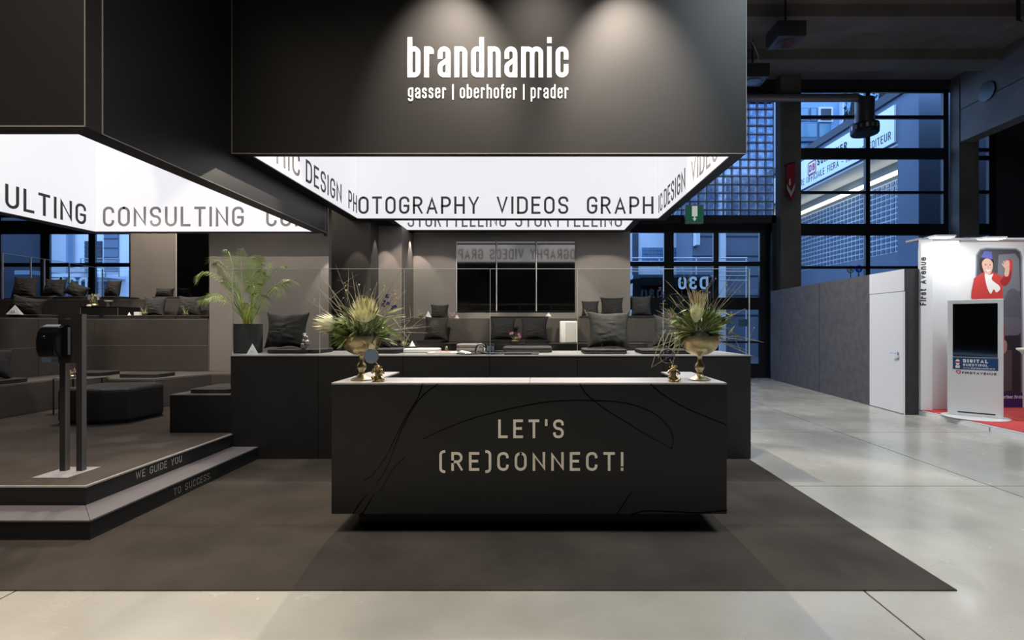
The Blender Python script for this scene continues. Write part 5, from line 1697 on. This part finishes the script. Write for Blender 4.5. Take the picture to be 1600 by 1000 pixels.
for (px, py, tx, ty, k, L) in [(560, 500, 520, 476, 'blade', .2), (560, 495, 535, 478, 'pale', .17), (575, 500, 566, 452, 'blade', .22), (580, 500, 572, 455, 'blade', .2), (600, 500, 640, 488, 'pale', .18), (598, 497, 636, 484, 'long', .18),
                               (605, 490, 632, 478, 'pale', .14), (610, 520, 645, 532, 'pale', .16), (590, 520, 580, 535, 'wide', .1), (560, 515, 538, 530, 'pale', .17), (565, 520, 545, 532, 'pale', .16), (585, 505, 560, 530, 'long', .17), (600, 510, 628, 530, 'wide', .15)]:
    a = V(px, py, -.1, vx); b = V(tx, ty, -.14, vx)
    leaf(BL, a, b - a, L, k, rnd)
protea(BL, V(571, 503, -.12, vx), (0.05, -.45, 1), .115, M_CREAM, rnd, n=(16, 15, 12, 8), spread=(1.0, .75, .5, .25))
protea(BL, V(526, 508, -.07, vx), (-1, -.35, .15), .10, M_CREAM, rnd, n=(15, 13, 10, 7), spread=(.9, .65, .4, .2))
protea(BL, V(571, 500, -.08, vx), (0.05, -.1, 1), .13, M_CREAMD, rnd, n=(12, 8, 0, 0), spread=(.5, .35, .3, .1))
for (px, py) in [(605, 462), (602, 470), (598, 476), (615, 481), (611, 487), (618, 477), (607, 474)]:
    m_ = MB(); c = V(px, py, -.05, vx)
    for q_ in range(6):
        m_.ball(c + Vector((rnd.uniform(-.012, .012), rnd.uniform(-.012, .012), rnd.uniform(-.012, .012))), .007, n=6, m=4)
    m_.build('purple_blossom', M_PURPLE, BL, local=True)
for (px, py) in [(541, 454), (620, 466), (618, 460), (561, 445), (601, 447)]:
    MB().ball(V(px, py, -.03, vx), .008, n=7, m=5).build('seed_head', M_CREAMD, BL, local=True)

# right arrangement
BR = vase(1093, 'gold pedestal bowl at the right end of the counter', 'dense leafy flowers with an upright straw plume in the right gold bowl')
vx = (1093 - 838) / F * 3.88
rnd = random.Random(23)
MB().ball((0, 0, .03), .125, .125, .09, 14, 8).build('moss', MATS['moss'], BR, local=True)
def tw(px, py, dy, r=.002, m=None, sag=.03): twig(BR, (rnd.uniform(-.05, .05), rnd.uniform(-.05, .05), .06), V(px, py, dy, vx), r, m, sag, rnd)
for t in [(1150, 416, 0), (1158, 427, .05), (1154, 440, -.04), (1168, 435, .08), (1165, 482, 0), (1065, 415, .05), (1040, 438, .1), (1193, 535, .0), (1172, 549, -.05), (1180, 558, .05), (1170, 532, .1),
          (1025, 485, 0), (1022, 492, -.05), (1030, 478, .05), (1016, 545, -.05), (1031, 555, -.1), (1018, 574, -.12), (1115, 430, .08), (1104, 428, .0), (1075, 435, .05)]:
    tw(*t, r=rnd.uniform(.0013, .0026))
for i in range(22):
    tw(rnd.uniform(1040, 1150), rnd.uniform(440, 480), rnd.uniform(-.12, .12), r=.0012, m=M_TWIGD if i % 2 else M_TWIG)
for i in range(14):
    tw(rnd.uniform(1022, 1042), rnd.uniform(478, 500), rnd.uniform(-.1, .0), r=.0018)
for (a, b) in [((1045, 520), (1028, 560)), ((1050, 522), (1040, 565)), ((1055, 520), (1048, 560)), ((1060, 525), (1052, 568)), ((1048, 515), (1034, 548)), ((1040, 515), (1018, 574)), ((1062, 528), (1058, 555))]:
    twig(BR, V(a[0], a[1], -.12, vx), V(b[0], b[1], -.16, vx), .0028, mat('pale_green_stem', (.35, .38, .2), .5), .012, rnd, False)
for i in range(190):
    an = rnd.uniform(-.5, math.pi + .5); rr_ = rnd.uniform(.35, 1)
    tx, ty = 1095 + math.cos(an) * 52 * rr_, 512 - math.sin(an) * 48 * rr_
    tipz = V(tx, min(ty, 532), rnd.uniform(-.15, .13), vx)
    base = Vector((tipz.x * .45, tipz.y * .5, .07 + max(0, tipz.z - .05) * .4))
    d = tipz - base
    if d.length < .03: continue
    leaf(BR, base, d, rnd.uniform(.10, .15), rnd.choice(['wide', 'long', 'long', 'pale', 'long']), rnd)
for i in range(34):
    tx, ty = rnd.uniform(1036, 1062), rnd.uniform(495, 545)
    a = Vector((-.06, -.08, .1)); b = V(tx, ty, rnd.uniform(-.2, -.02), vx)
    leaf(BR, a.lerp(b, .2), b - a, rnd.uniform(.13, .19), 'blade', rnd)
for (px, py, tx, ty, k, L) in [(1058, 480, 1047, 458, 'wide', .11), (1045, 476, 1028, 472, 'wide', .08), (1110, 500, 1140, 476, 'wide', .14), (1115, 510, 1150, 497, 'wide', .15), (1110, 505, 1145, 488, 'wide', .14)]:
    a = V(px, py, -.08, vx); b = V(tx, ty, -.1, vx)
    leaf(BR, a, b - a, L, k, rnd)
protea(BR, V(1087, 503, -.12, vx), (0, -.3, 1), .09, M_CREAM, rnd, n=(12, 10, 8, 5), spread=(.55, .4, .25, .1))
m_ = MB()
for i in range(34):
    t = i / 33
    a = V(1093 + rnd.uniform(-3, 3), 500, -.10, vx); b = V(1074 + 32 * t, 452 + 10 * abs(t - .35) + rnd.uniform(-3, 6), -.08 + rnd.uniform(-.03, .03), vx)
    m_.tube([a, a.lerp(b, .5) + Vector((0, 0, .006)), b], [.0035, .003, .001], 4)
m_.build('straw_plume', M_CREAMD, BR, local=True)
for (px, py) in [(1031, 452), (1036, 458), (1034, 464), (1038, 468), (1112, 440), (1108, 447)]:
    m_ = MB(); c = V(px, py, -.02, vx)
    for q_ in range(5):
        m_.ball(c + Vector((rnd.uniform(-.01, .01), rnd.uniform(-.01, .01), rnd.uniform(-.012, .012))), .006, n=6, m=4)
    m_.build('purple_blossom', M_PURPLE if px < 1100 else M_TWIGD, BR, local=True)


for root_, cx_, vx_, pw, seed_ in ((BL, 567, (565 - 838) / F * 3.88, 46, 31), (BR, 1096, (1093 - 838) / F * 3.88, 50, 37)):
    rnd = random.Random(seed_)
    for i in range(75):
        an = rnd.uniform(-.25, math.pi + .25); rr_ = rnd.uniform(.3, .95)
        c = V(cx_ + math.cos(an) * pw * rr_, 515 - math.sin(an) * (30 if root_ is BL else 46) * rr_, rnd.uniform(-.16, .08), vx_)
        d = Vector((c.x * 3 + rnd.uniform(-.4, .4), rnd.uniform(-.7, .1), rnd.uniform(-.35, .7)))
        leaf(root_, c, d, rnd.uniform(.06, .11), rnd.choice(['wide', 'wide', 'pale', 'long']), rnd)

# ------------------------------------------------------------------ small plants
def small_plant(px, py, D, z, hpx, label, bowl=True, kind='twig', seed=0, wpx=None):
    rnd = random.Random(seed)
    s_ = hpx / F * D
    c = ((px - 838) / F * D, D, z)
    r = thing('small_arrangement', label, 'plant', c, group='small table arrangements')
    z0 = 0
    if bowl:
        rb = s_ * .28
        MB().lathe([(rb * .5, 0), (rb * .9, rb * .2), (rb, rb * .55), (rb * .75, rb * .85), (rb * .6, rb * .8)], n=20).build('gold_bowl', M_GOLD, r, local=True)
        z0 = rb * .75
    m_ = MB()
    for i in range(26):
        a = rnd.uniform(0, 6.28); L = s_ * rnd.uniform(.25, .45)
        d = Vector((math.cos(a), math.sin(a) * .7, rnd.uniform(.3, 1.3))).normalized()
        s1 = d.cross(UZ).normalized() * L * .13
        p = Vector((0, 0, z0))
        m_.add([p, p + d * L * .5 + s1, p + d * L, p + d * L * .5 - s1], [(0, 1, 2, 3)])
    m_.build('foliage', M_LEAF2, r, local=True)
    m_ = MB()
    for i in range(7):
        a = rnd.uniform(0, 6.28); L = s_ * rnd.uniform(.6, 1.0) - z0
        d = Vector((math.cos(a) * .45, math.sin(a) * .3, 1)).normalized()
        m_.tube([Vector((0, 0, z0)), Vector((0, 0, z0)) + d * L * .5, Vector((0, 0, z0)) + d * L + Vector((math.cos(a) * .01, 0, 0))], [.003, .0022, .001], 4)
    m_.build('twigs', M_TWIG if kind != 'green' else M_LEAF2, r, local=True)
    if kind == 'orchid' or kind == 'bloom':
        m_ = MB()
        for i in range(12 if kind == 'orchid' else 5):
            a = rnd.uniform(0, 6.28)
            c_ = Vector((math.cos(a) * s_ * .3, math.sin(a) * s_ * .2, z0 + s_ * rnd.uniform(.35, .9) * (.9 if kind == 'orchid' else .6)))
            for q_ in range(5):
                b_ = q_ * 1.256
                d = Vector((math.cos(b_), -.3, math.sin(b_))) * s_ * .11
                e_ = Vector((-math.sin(b_), 0, math.cos(b_))) * s_ * .05
                m_.add([c_, c_ + d * .6 + e_, c_ + d, c_ + d * .6 - e_], [(0, 1, 2, 3)])
        m_.build('blossoms', mat('orchid_petal', (.75, .7, .55), .6) if kind == 'orchid' else M_PINK, r, local=True)
    return r
small_plant(147, 476, 9.2, 1.8405, 21, 'cream orchid arrangement in a low bowl on the glossy box table', kind='orchid', seed=1)
small_plant(113, 590, 7.13, .7885, 17, 'pink flower in a gold bowl on the small side table', kind='bloom', seed=2)
small_plant(226, 493, 8.95, Z2 + .056, 17, 'yellow green twig plant before the pillow on the high bench, left of two', bowl=False, kind='green', seed=3)
small_plant(290, 493, 8.95, Z2 + .056, 17, 'yellow green twig plant before the pillow on the high bench, right of two', bowl=False, kind='green', seed=4)
small_plant(631, 543, 6.6, ZW + .066, 24, 'twig plant with green leaves on the black block behind the left flowers', bowl=False, kind='twig', seed=5)
small_plant(659, 494, 10.15, 1.649, 22, 'twig plant on the ledge left of the small pillow', bowl=False, kind='twig', seed=6)
small_plant(707, 498, 10.15, 1.649, 17, 'small twig plant on the ledge below the left screen', bowl=False, kind='bloom', seed=7)
small_plant(805, 530, 9.3, ZB + .001, 24, 'gold bowl plant with a red flower between the two pillow cushions', kind='bloom', seed=8)
small_plant(917, 493, 10.1, 1.70, 12, 'tiny green sprig before the pillows at the right end of the ledge', bowl=False, kind='green', seed=9)

# ------------------------------------------------------------------ gold monkeys
def skin_body(verts, edges, radii, root=0, lv=2):
    me = bpy.data.meshes.new('body')
    bm = bmesh.new()
    lay = bm.verts.layers.skin.verify()
    vs = [bm.verts.new(v) for v in verts]
    bm.verts.ensure_lookup_table()
    for i, v in enumerate(vs):
        r = radii[i]
        v[lay].radius = r if isinstance(r, tuple) else (r, r)
        v[lay].use_root = (i == root)
    for a, b in edges: bm.edges.new((vs[a], vs[b]))
    bm.to_mesh(me); bm.free()
    return me


def monkey(px, label, hands, mirror_px):
    x = (px - 838) / F * 3.79
    r = thing('monkey_figurine', label, 'figurine', (x, 3.79, 1.1005), group='gold monkey figurines')
    k = .136 / .14
    P = {}
    names = ['pelvis', 'belly', 'chest', 'neck', 'head', 'crown',
             'shL', 'elL', 'haL', 'shR', 'elR', 'haR', 'hipL', 'knL', 'anL', 'toL', 'hipR', 'knR', 'anR', 'toR']
    ear = hands == 'ears'
    co = [(0, .012, .022), (0, .008, .045), (0, .004, .072), (0, .0, .090), (0, -.006, .106), (0, -.004, .122),
          (-.020, .0, .080), (-.036, -.012, .062), (-.022, -.018, .096) if ear else (-.008, -.028, .098),
          (.020, .0, .080), (.036, -.012, .058), (.022, -.018, .094) if ear else (.030, -.014, .050),
          (-.016, .004, .018), (-.030, -.026, .038), (-.018, -.034, .010), (-.014, -.046, .005),
          (.016, .004, .018), (.038, -.022, .018), (.010, -.036, .008), (-.002, -.044, .006)]
    ra = [.021, .020, .019, .011, .017, .010, .010, .007, .007, .010, .007, .007, .013, .010, .006, .005, .013, .010, .006, .005]
    ed = [(0, 1), (1, 2), (2, 3), (3, 4), (4, 5), (2, 6), (6, 7), (7, 8), (2, 9), (9, 10), (10, 11), (0, 12), (12, 13), (13, 14), (14, 15), (0, 16), (16, 17), (17, 18), (18, 19)]
    me = skin_body([Vector((x * 1.25, y, z)) for x, y, z in co], ed, [q_ * 1.22 for q_ in ra])
    me.materials.append(M_GOLDM)
    o = bpy.data.objects.new('body', me); C.objects.link(o); o.parent = r
    sk = o.modifiers.new('skin', 'SKIN'); sk.use_smooth_shade = True
    sb_ = o.modifiers.new('sub', 'SUBSURF'); sb_.levels = 2; sb_.render_levels = 2
    h_ = MB()
    h_.ball((0, -.026, .102), .012, .010, .008, 12, 8)       # muzzle
    h_.ball((-.006, -.028, .112), .003, n=6, m=5); h_.ball((.006, -.028, .112), .003, n=6, m=5)
    h_.tube([(-.014, -.024, .1165), (0, -.030, .118), (.014, -.024, .1165)], .003, 6)
    h_.ball((-.026, -.003, .108), .003, .005, .007, 8, 6); h_.ball((.026, -.003, .108), .003, .005, .007, 8, 6)
    h_.build('face', M_GOLDM, r, local=True)
    hb = MB()
    for sx_, hi in ((-1, 8), (1, 11)):
        c = Vector(co[hi])
        for f_ in range(4):
            d = Vector((-sx_ * .3 if ear else sx_ * -.8, -.35, .9)).normalized()
            b0 = c + Vector((0, -.005 + .0035 * f_, .003)); hb.tube([b0, b0 + d * .007, b0 + d * .012 + Vector((-sx_ * .003, 0, 0))], [.0022, .002, .0014], 5)
        hb.tube([c, c + Vector((-sx_ * .006, -.006, -.001))], [.0024, .0016], 5)
    hb.build('fingers', M_GOLDM, r, local=True)
    MB().tube([(.015, .03, .006), (.035, .025, .006), (.045, .005, .008), (.042, -.012, .012)], [.004, .0038, .003, .002], 6).build('tail', M_GOLDM, r, local=True)
    MB().lathe([(.040, 0), (.042, .002), (.040, .006), (.03, .007)], (0, -.006, 0), 24).build('base', M_GOLDM, r, local=True)
    c = Vector(((mirror_px - 838) / F * 3.70 - x, -.09, H - (556 - 508) / F * 3.70 - 1.1005))
    ring = [c + Vector((math.cos(t * math.pi / 18) * .0525, 0, math.sin(t * math.pi / 18) * .0525)) for t in range(37)]
    rg = MB().tube(ring, .0028, 8, cap=False)
    e0 = c + (Vector((0, 0, .12)) - c).normalized() * .053
    rg.tube([e0, Vector((0, -.002, .118))], .004, 6)
    rg.build('mirror_rim', M_GOLD, r, local=True)
    return r, c
r, c = monkey(591, 'gold monkey covering its ears with a round mirror painted with a blue reflection, left end of counter', 'ears', 580)
MB().tube([c + Vector((0, -.002, 0)), c + Vector((0, .002, 0))], .051, 32).build('mirror_disc', M_MIRROR, r, local=True)
r, c = monkey(1052, 'gold monkey covering its mouth below a clear round disc, right end of counter', 'mouth', 1043)
MB().tube([c + Vector((0, -.002, 0)), c + Vector((0, .002, 0))], .051, 32).build('glass_disc', glass('disc_glass', (.75, .78, .9), 1.0, base=.1), r, local=True)

# ------------------------------------------------------------------ partition wall of the neighbouring stand
pa = thing('partition_wall', 'long grey felt partition wall running towards the glazed doors', 'partition', (6.42, 12, 0))
PL = lambda y: 6.6 - (14.7 - y) * .0604
def ppanel(nm, ya, yb, z0, z1, m, root, th=.06, off=0.0, **k):
    xa, xb = PL(ya) - off, PL(yb) - off
    vs = [(xa, ya, z0), (xb, yb, z0), (xb + th, yb, z0), (xa + th, ya, z0), (xa, ya, z1), (xb, yb, z1), (xb + th, yb, z1), (xa + th, ya, z1)]
    return MB().add(vs, [(3, 2, 1, 0), (4, 5, 6, 7), (0, 1, 5, 4), (1, 2, 6, 5), (2, 3, 7, 6), (3, 0, 4, 7)]).build(nm, m, root, **k)
for ya, yb in ((9.69, 11.59), (11.61, 13.69), (13.71, 14.38)):
    ppanel('felt_panel', ya, yb, .0, 2.47, M_PART, pa)
dr_ = thing('partition_door', 'white flush door in the grey partition next to the white stand', 'door', (6.27, 9.2, 0))
ppanel('frame_panel', 8.68, 9.68, 2.10, 2.47, M_WHITEP, dr_)
ppanel('door_leaf', 8.705, 9.675, .012, 2.09, M_WHITEP, dr_, th=.045)
ppanel('frame_edge', 8.665, 8.70, .0, 2.09, M_WHITEP, dr_)
hx = PL(8.86)
hd = MB()
hd.tube([(hx, 8.84, 1.03), (hx - .05, 8.84, 1.03)], .011, 8)
hd.tube([(hx - .05, 8.84, 1.03), (hx - .052, 8.97, 1.035)], .01, 8)
hd.tube([(hx + .002, 8.84, 1.03), (hx - .008, 8.84, 1.03)], .026, 16)
hd.tube([(hx + .002, 8.84, .94), (hx - .008, 8.84, .94)], .014, 12)
hd.build('handle', M_CHROME, dr_)
pe = box('partition_end', M_PARTD, (6.24, 6.47, 8.66, 8.74, 0, 2.47), label='narrow charcoal board closing the partition beside the white stand', cat='panel')

# ------------------------------------------------------------------ white stand at the right
sp = thing('stand_platform', 'low white edged platform of the white stand with red carpet', 'platform', (8.5, 7.5, 0))
MB().box(6.47, 12.0, 4.5, 9.1, 0.0, .06).build('white_kerb', M_WHITEP, sp)
MB().box(6.475, 12.0, 4.505, 9.1, .0605, .075).build('metal_strip', mat('kerb_trim', (.55, .55, .56), .5), sp)
for yy in (7.3,):
    MB().box(6.466, 6.4699, yy, yy + .012, .005, .058).build('kerb_joint', M_STEEL, sp)
MB().box(6.53, 12.0, 4.56, 8.95, .0755, .086).build('red_carpet', M_RED, sp)
swl = thing('stand_wall', 'white stand wall with First Avenue lettering and big poster', 'wall', (9, 9, .0865))
MB().box(6.475, 6.67, 8.62, 8.67, .0865, 2.96).build('sign_panel', M_WHITEP, swl)
MB().box(6.672, 7.22, 8.74, 8.95, .0865, 2.96).build('side_pillar', M_WHITEG, swl)
MB().box(7.222, 12.0, 8.90, 8.98, .0865, 2.96).build('back_panel', M_WHITEG, swl)
MB().box(6.475, 12.0, 8.63, 8.98, 2.9605, 2.99).build('top_rail', mat('rail_grey', (.4, .4, .41), .4), swl)
sy = 8.62
m_ = text_w(Words(), 'First Avenue'.replace('F', 'F'), (bx(1447, sy), sy, H - (477 - 508) / F * sy), UZ, -UX, -UY, .105, .019, 75 / F * sy, d=.003)
m_.build('lettering', M_INK, swl)
# lamps
for (px, py, Y_, lb) in ((1471.5, 371.5, 8.35, 'flat white spotlight over the stand wall, left one'), (1550, 374, 8.2, 'flat white spotlight over the stand wall, right one')):
    c = W(px, py, Y_)
    r = thing('stand_spotlight', lb, 'lamp', tuple(c), group='spotlights on the stand wall')
    MB().tube([c + Vector((0, 0, .03)), (c.x, 8.72, 3.0)], .014, 8).build('arm', M_CHROME, r)
    MB().obox(c + Vector((0, 0, .02)), UX, UY, UZ, .17, .09, .014).build('lamp_head', M_WHITEP, r, bevel=.008)
    MB().obox(c + Vector((0, 0, .002)), UX, UY, UZ, .15, .075, .003).build('led_panel', M_LAMP, r)
# poster -----------------------------------------------------------------------
YP = 8.895
q = lambda x, y: Vector(((x - 838) / F * YP, YP, H - (y - 508) / F * YP))
po = thing('poster', 'life size printed poster of a person in red uniform at an aircraft door', 'poster', tuple(q(1557, 640)))
lay_n = [0]
def pp(name, m, pts, smooth=True):
    lay_n[0] += 1
    d0 = -UY * .0004 * lay_n[0]
    P_ = [q(*p) for p in pts]
    vs = [p + d0 for p in P_] + [p + d0 - UY * .0003 for p in P_]
    k = len(P_)
    return MB().add(vs, [tuple(range(k, 2 * k)), tuple(reversed(range(k)))] + [(i, (i + 1) % k, (i + 1) % k + k, i + k) for i in range(k)]).build(name, m, po)
def sm(pts, n=4):
    """closed smooth outline"""
    out = []
    k = len(pts)
    V2 = [Vector(p) for p in pts]
    for i in range(k):
        a, b, c, d = V2[i - 1], V2[i], V2[(i + 1) % k], V2[(i + 2) % k]
        for j in range(n):
            t = j / n
            p = .5 * ((2 * b) + (c - a) * t + (2 * a - 5 * b + 4 * c - d) * t * t + (3 * b - a - 3 * c + d) * t ** 3)
            out.append((p.x, p.y))
    return out
pm = lambda n, c, r=.5: mat('print_' + n, c, r)
pp('door_edge', pm('edge', (.22, .24, .27)), [(1525, 398), (1531, 389), (1540, 387), (1588, 388), (1595, 393), (1597.5, 402), (1598, 640), (1520, 640)])
pp('cabin', pm('cabin', (.06, .062, .075)), [(1527, 399), (1532, 391), (1541, 389), (1587, 390), (1593, 394), (1595, 403), (1596, 640), (1521, 640)])
pp('cabin_wall', pm('cabinw', (.16, .165, .19)), [(1560, 398), (1586, 396), (1592, 405), (1594, 455), (1567, 470), (1558, 440)])
pp('seat_shadow', pm('seatd', (.025, .025, .032)), [(1560, 500), (1594, 500), (1594, 612), (1562, 612)])
pp('seat_back', pm('seat', (.10, .10, .125)), sm([(1572, 460), (1580, 451), (1589, 454), (1594, 464), (1593, 498), (1570, 500), (1568, 480)]))
pp('seat_cushion', pm('seat2', (.13, .13, .16)), sm([(1562, 498), (1580, 496), (1594, 498), (1594, 521), (1578, 524), (1562, 522)]))
pp('galley', pm('galley', (.085, .065, .075)), [(1564, 546), (1581, 547), (1581, 610), (1564, 612)])
pp('skirt', pm('skirt', (.42, .03, .03)), [(1540, 460), (1562, 462), (1568, 500), (1570, 534), (1545, 536)])
pp('leg', pm('skin2', (.42, .22, .16)), sm([(1556, 534), (1571, 532), (1573, 545), (1568, 553), (1556, 552)]))
pp('jacket', pm('jacket', (.50, .045, .04)), sm([(1521, 440), (1523, 434), (1534, 427), (1545, 424), (1558, 428), (1566, 432), (1571, 420), (1574, 406), (1581, 407), (1581, 425), (1575, 440), (1566, 447), (1563, 470), (1520, 470)]))
pp('sleeve', pm('jacket2', (.30, .02, .025)), sm([(1562, 440), (1569, 432), (1571, 424), (1580, 424), (1578, 438), (1570, 447)]))
pp('forearm', pm('skin', (.62, .38, .29)), sm([(1569, 430), (1571, 412), (1569, 410), (1576, 407), (1577, 420), (1575, 431)]))
pp('hand', pm('skin', (.62, .38, .29)), [(1570, 420), (1565.5, 414), (1564.5, 411), (1566, 411), (1568.5, 414), (1567, 408), (1568, 407.5), (1570.5, 412), (1570.5, 406.5), (1571.8, 406.3), (1573, 411.5), (1574, 407), (1575.2, 407.3), (1575.4, 412), (1576.6, 409.5), (1577.4, 410), (1576.5, 420)])
pp('hair', pm('hair', (.02, .014, .012)), sm([(1530, 414), (1531, 404), (1537, 400), (1546, 401), (1552, 407), (1552, 418), (1546, 425), (1533, 425)]))
pp('neck', pm('skin3', (.5, .29, .22)), [(1537, 420), (1547, 422), (1547, 432), (1538, 430)])
pp('face', pm('skin', (.62, .38, .29)), sm([(1534, 410), (1540, 404), (1547, 406), (1551, 413), (1549, 424), (1544, 429), (1538, 426), (1535, 419)], 5))
pp('eye', pm('hair', (.02, .014, .012)), sm([(1538, 413.5), (1539.5, 412.8), (1541, 413.6), (1539.5, 414.4)]))
pp('eye', pm('hair', (.02, .014, .012)), sm([(1545, 413.8), (1546.5, 413), (1548, 413.8), (1546.5, 414.6)]))
pp('nose', pm('skin3', (.5, .29, .22)), [(1543.3, 414), (1542.3, 418.4), (1544.8, 418.8)])
pp('smile', pm('teeth', (.8, .78, .76)), sm([(1539.5, 421), (1543.5, 422.2), (1547.3, 421.2), (1543.6, 424.4)]))
pp('hat', pm('hat', (.10, .12, .42)), [(1532, 402), (1537, 392), (1549, 393.5), (1550, 405.5), (1541, 403.5)])
pp('scarf', pm('scarf', (.75, .73, .70)), sm([(1538, 428), (1545, 430), (1551, 428), (1549, 437), (1560, 446), (1562, 452), (1556, 457), (1552, 452), (1547, 459), (1541, 447)]))
pp('footer_band', pm('band', (.03, .018, .10)), [(1520, 613), (1596.5, 613), (1597, 640), (1519, 640)])
o_ = q(1563, 622.5); o_.y -= .0004 * (lay_n[0] + 1)
m_ = text(MB(), 'partner.firstavenue', tuple(o_), UX, UZ, -UY, .055, .008, .56, d=.0005)
m_.build('lettering', M_WHITEP, po)

# kiosk --------------------------------------------------------------------------
kl, kr = Vector((6.56, 8.17, 0)), Vector((7.055, 7.73, 0))
kc = (kl + kr) / 2
ang = math.atan2(kr.y - kl.y, kr.x - kl.x)
kw = (kr - kl).length
ki = thing('info_kiosk', 'white upright screen kiosk labelled DIGITAL SUEDTIROL on the red carpet', 'kiosk', (kc.x, kc.y, .0865), rz=ang)
hw = kw / 2
MB().box(-hw, hw, 0, .11, .012, 1.83).build('cabinet', M_WHITEG, ki, local=True, bevel=.008)
MB().lathe([(.42, 0), (.42, .006), (.40, .011), (.1, .0115)], (0, .05, 0), 40).build('base_plate', M_WHITEG, ki, local=True)
MB().box(-hw * .62, hw * .72, -.003, -.0005, .055, .075).build('vent_slot', M_INK, ki, local=True)
zs0 = .92
MB().box(-hw * .80, hw * .80, -.004, -.0005, .935, 1.765).build('display', M_SCREEN, ki, local=True)
MB().box(-hw * .80, hw * .82, -.003, -.0005, .735, .925).build('blue_label', mat('label_blue', (.01, .055, .16), .4), ki, local=True)
m_ = Words()
text_w(m_, 'DIGITAL', (-hw * .42, -.003, .845), UX, UZ, -UY, .052, .014, hw * .88, d=.001, gap=.3)
text_w(m_, 'SUEDTIROL', (-hw * .42, -.003, .79), UX, UZ, -UY, .037, .008, hw * .88, d=.001)
text_w(m_, 'www.digitalsuedtirol.it', (-hw * .42, -.003, .75), UX, UZ, -UY, .024, .0042, hw * 1.12, d=.001)
m_.build('white_lettering', M_WHITEP, ki, local=True)
m_ = MB()
L_ = lambda pts: [Vector((x, -.004, z)) for x, z in pts]
m_.poly(L_([(-hw * .70, .755), (-hw * .70, .79), (-hw * .66, .81), (-hw * .70, .83), (-hw * .70, .87), (-hw * .62, .90), (-hw * .54, .87), (-hw * .54, .83), (-hw * .58, .81), (-hw * .54, .79), (-hw * .54, .755)][::-1]), -UY, .001)
m_.build('label_emblem', M_WHITEP, ki, local=True)
MB().box(-hw * .70, -hw * .54, -.0065, -.0055, .835, .86).build('emblem_band', M_DBRED, ki, local=True)
MB().box(-hw * .66, -hw * .58, -.0065, -.0055, .79, .80).build('emblem_band', M_DBRED, ki, local=True)
m_ = text(MB(), 'FIRSTAVENUE', (-hw * .46, -.0005, .665), UX, UZ, -UY, .036, .009, hw * 1.22, d=.001, gap=.24)
m_.build('lettering', M_INK, ki, local=True)
m_ = MB()
ribbon(m_, fillet([(-hw * .62, .71), (-hw * .50, .71, 1), (-hw * .56, .655, 1), (-hw * .72, .71, 1), (-hw * .62, .71)], .012), .012, Vector((0, -.0005, 0)), UX, UZ, -UY, .001)
m_.build('logo', M_DBRED, ki, local=True)
cbp = [Vector((7.10, 7.86, .095)), Vector((7.17, 7.80, .15)), Vector((7.22, 7.72, .10)), Vector((7.2, 7.66, .093))]
MB().tube(cbp, .006, 6).build('power_cable', mat('orange_cable', (.6, .2, .06), .5), org=cbp[0], label='orange cable loop on the red carpet by the kiosk foot', cat='cable')

# flared counter at the right frame edge
MB().lathe([(.24, 0), (.20, .02), (.19, .3), (.195, .7), (.23, .92), (.33, 1.05), (.37, 1.08), (.37, 1.1), (.3, 1.1)], n=48).build('bar_table', mat('cream_plastic', (.72, .72, .62), .4), local=True,
    label='cream flared pedestal counter cut by the right frame edge', cat='counter').location = (7.2, 7.15, .0865)
# floor crack edge strip and small debris on the floor
rnd = random.Random(5)
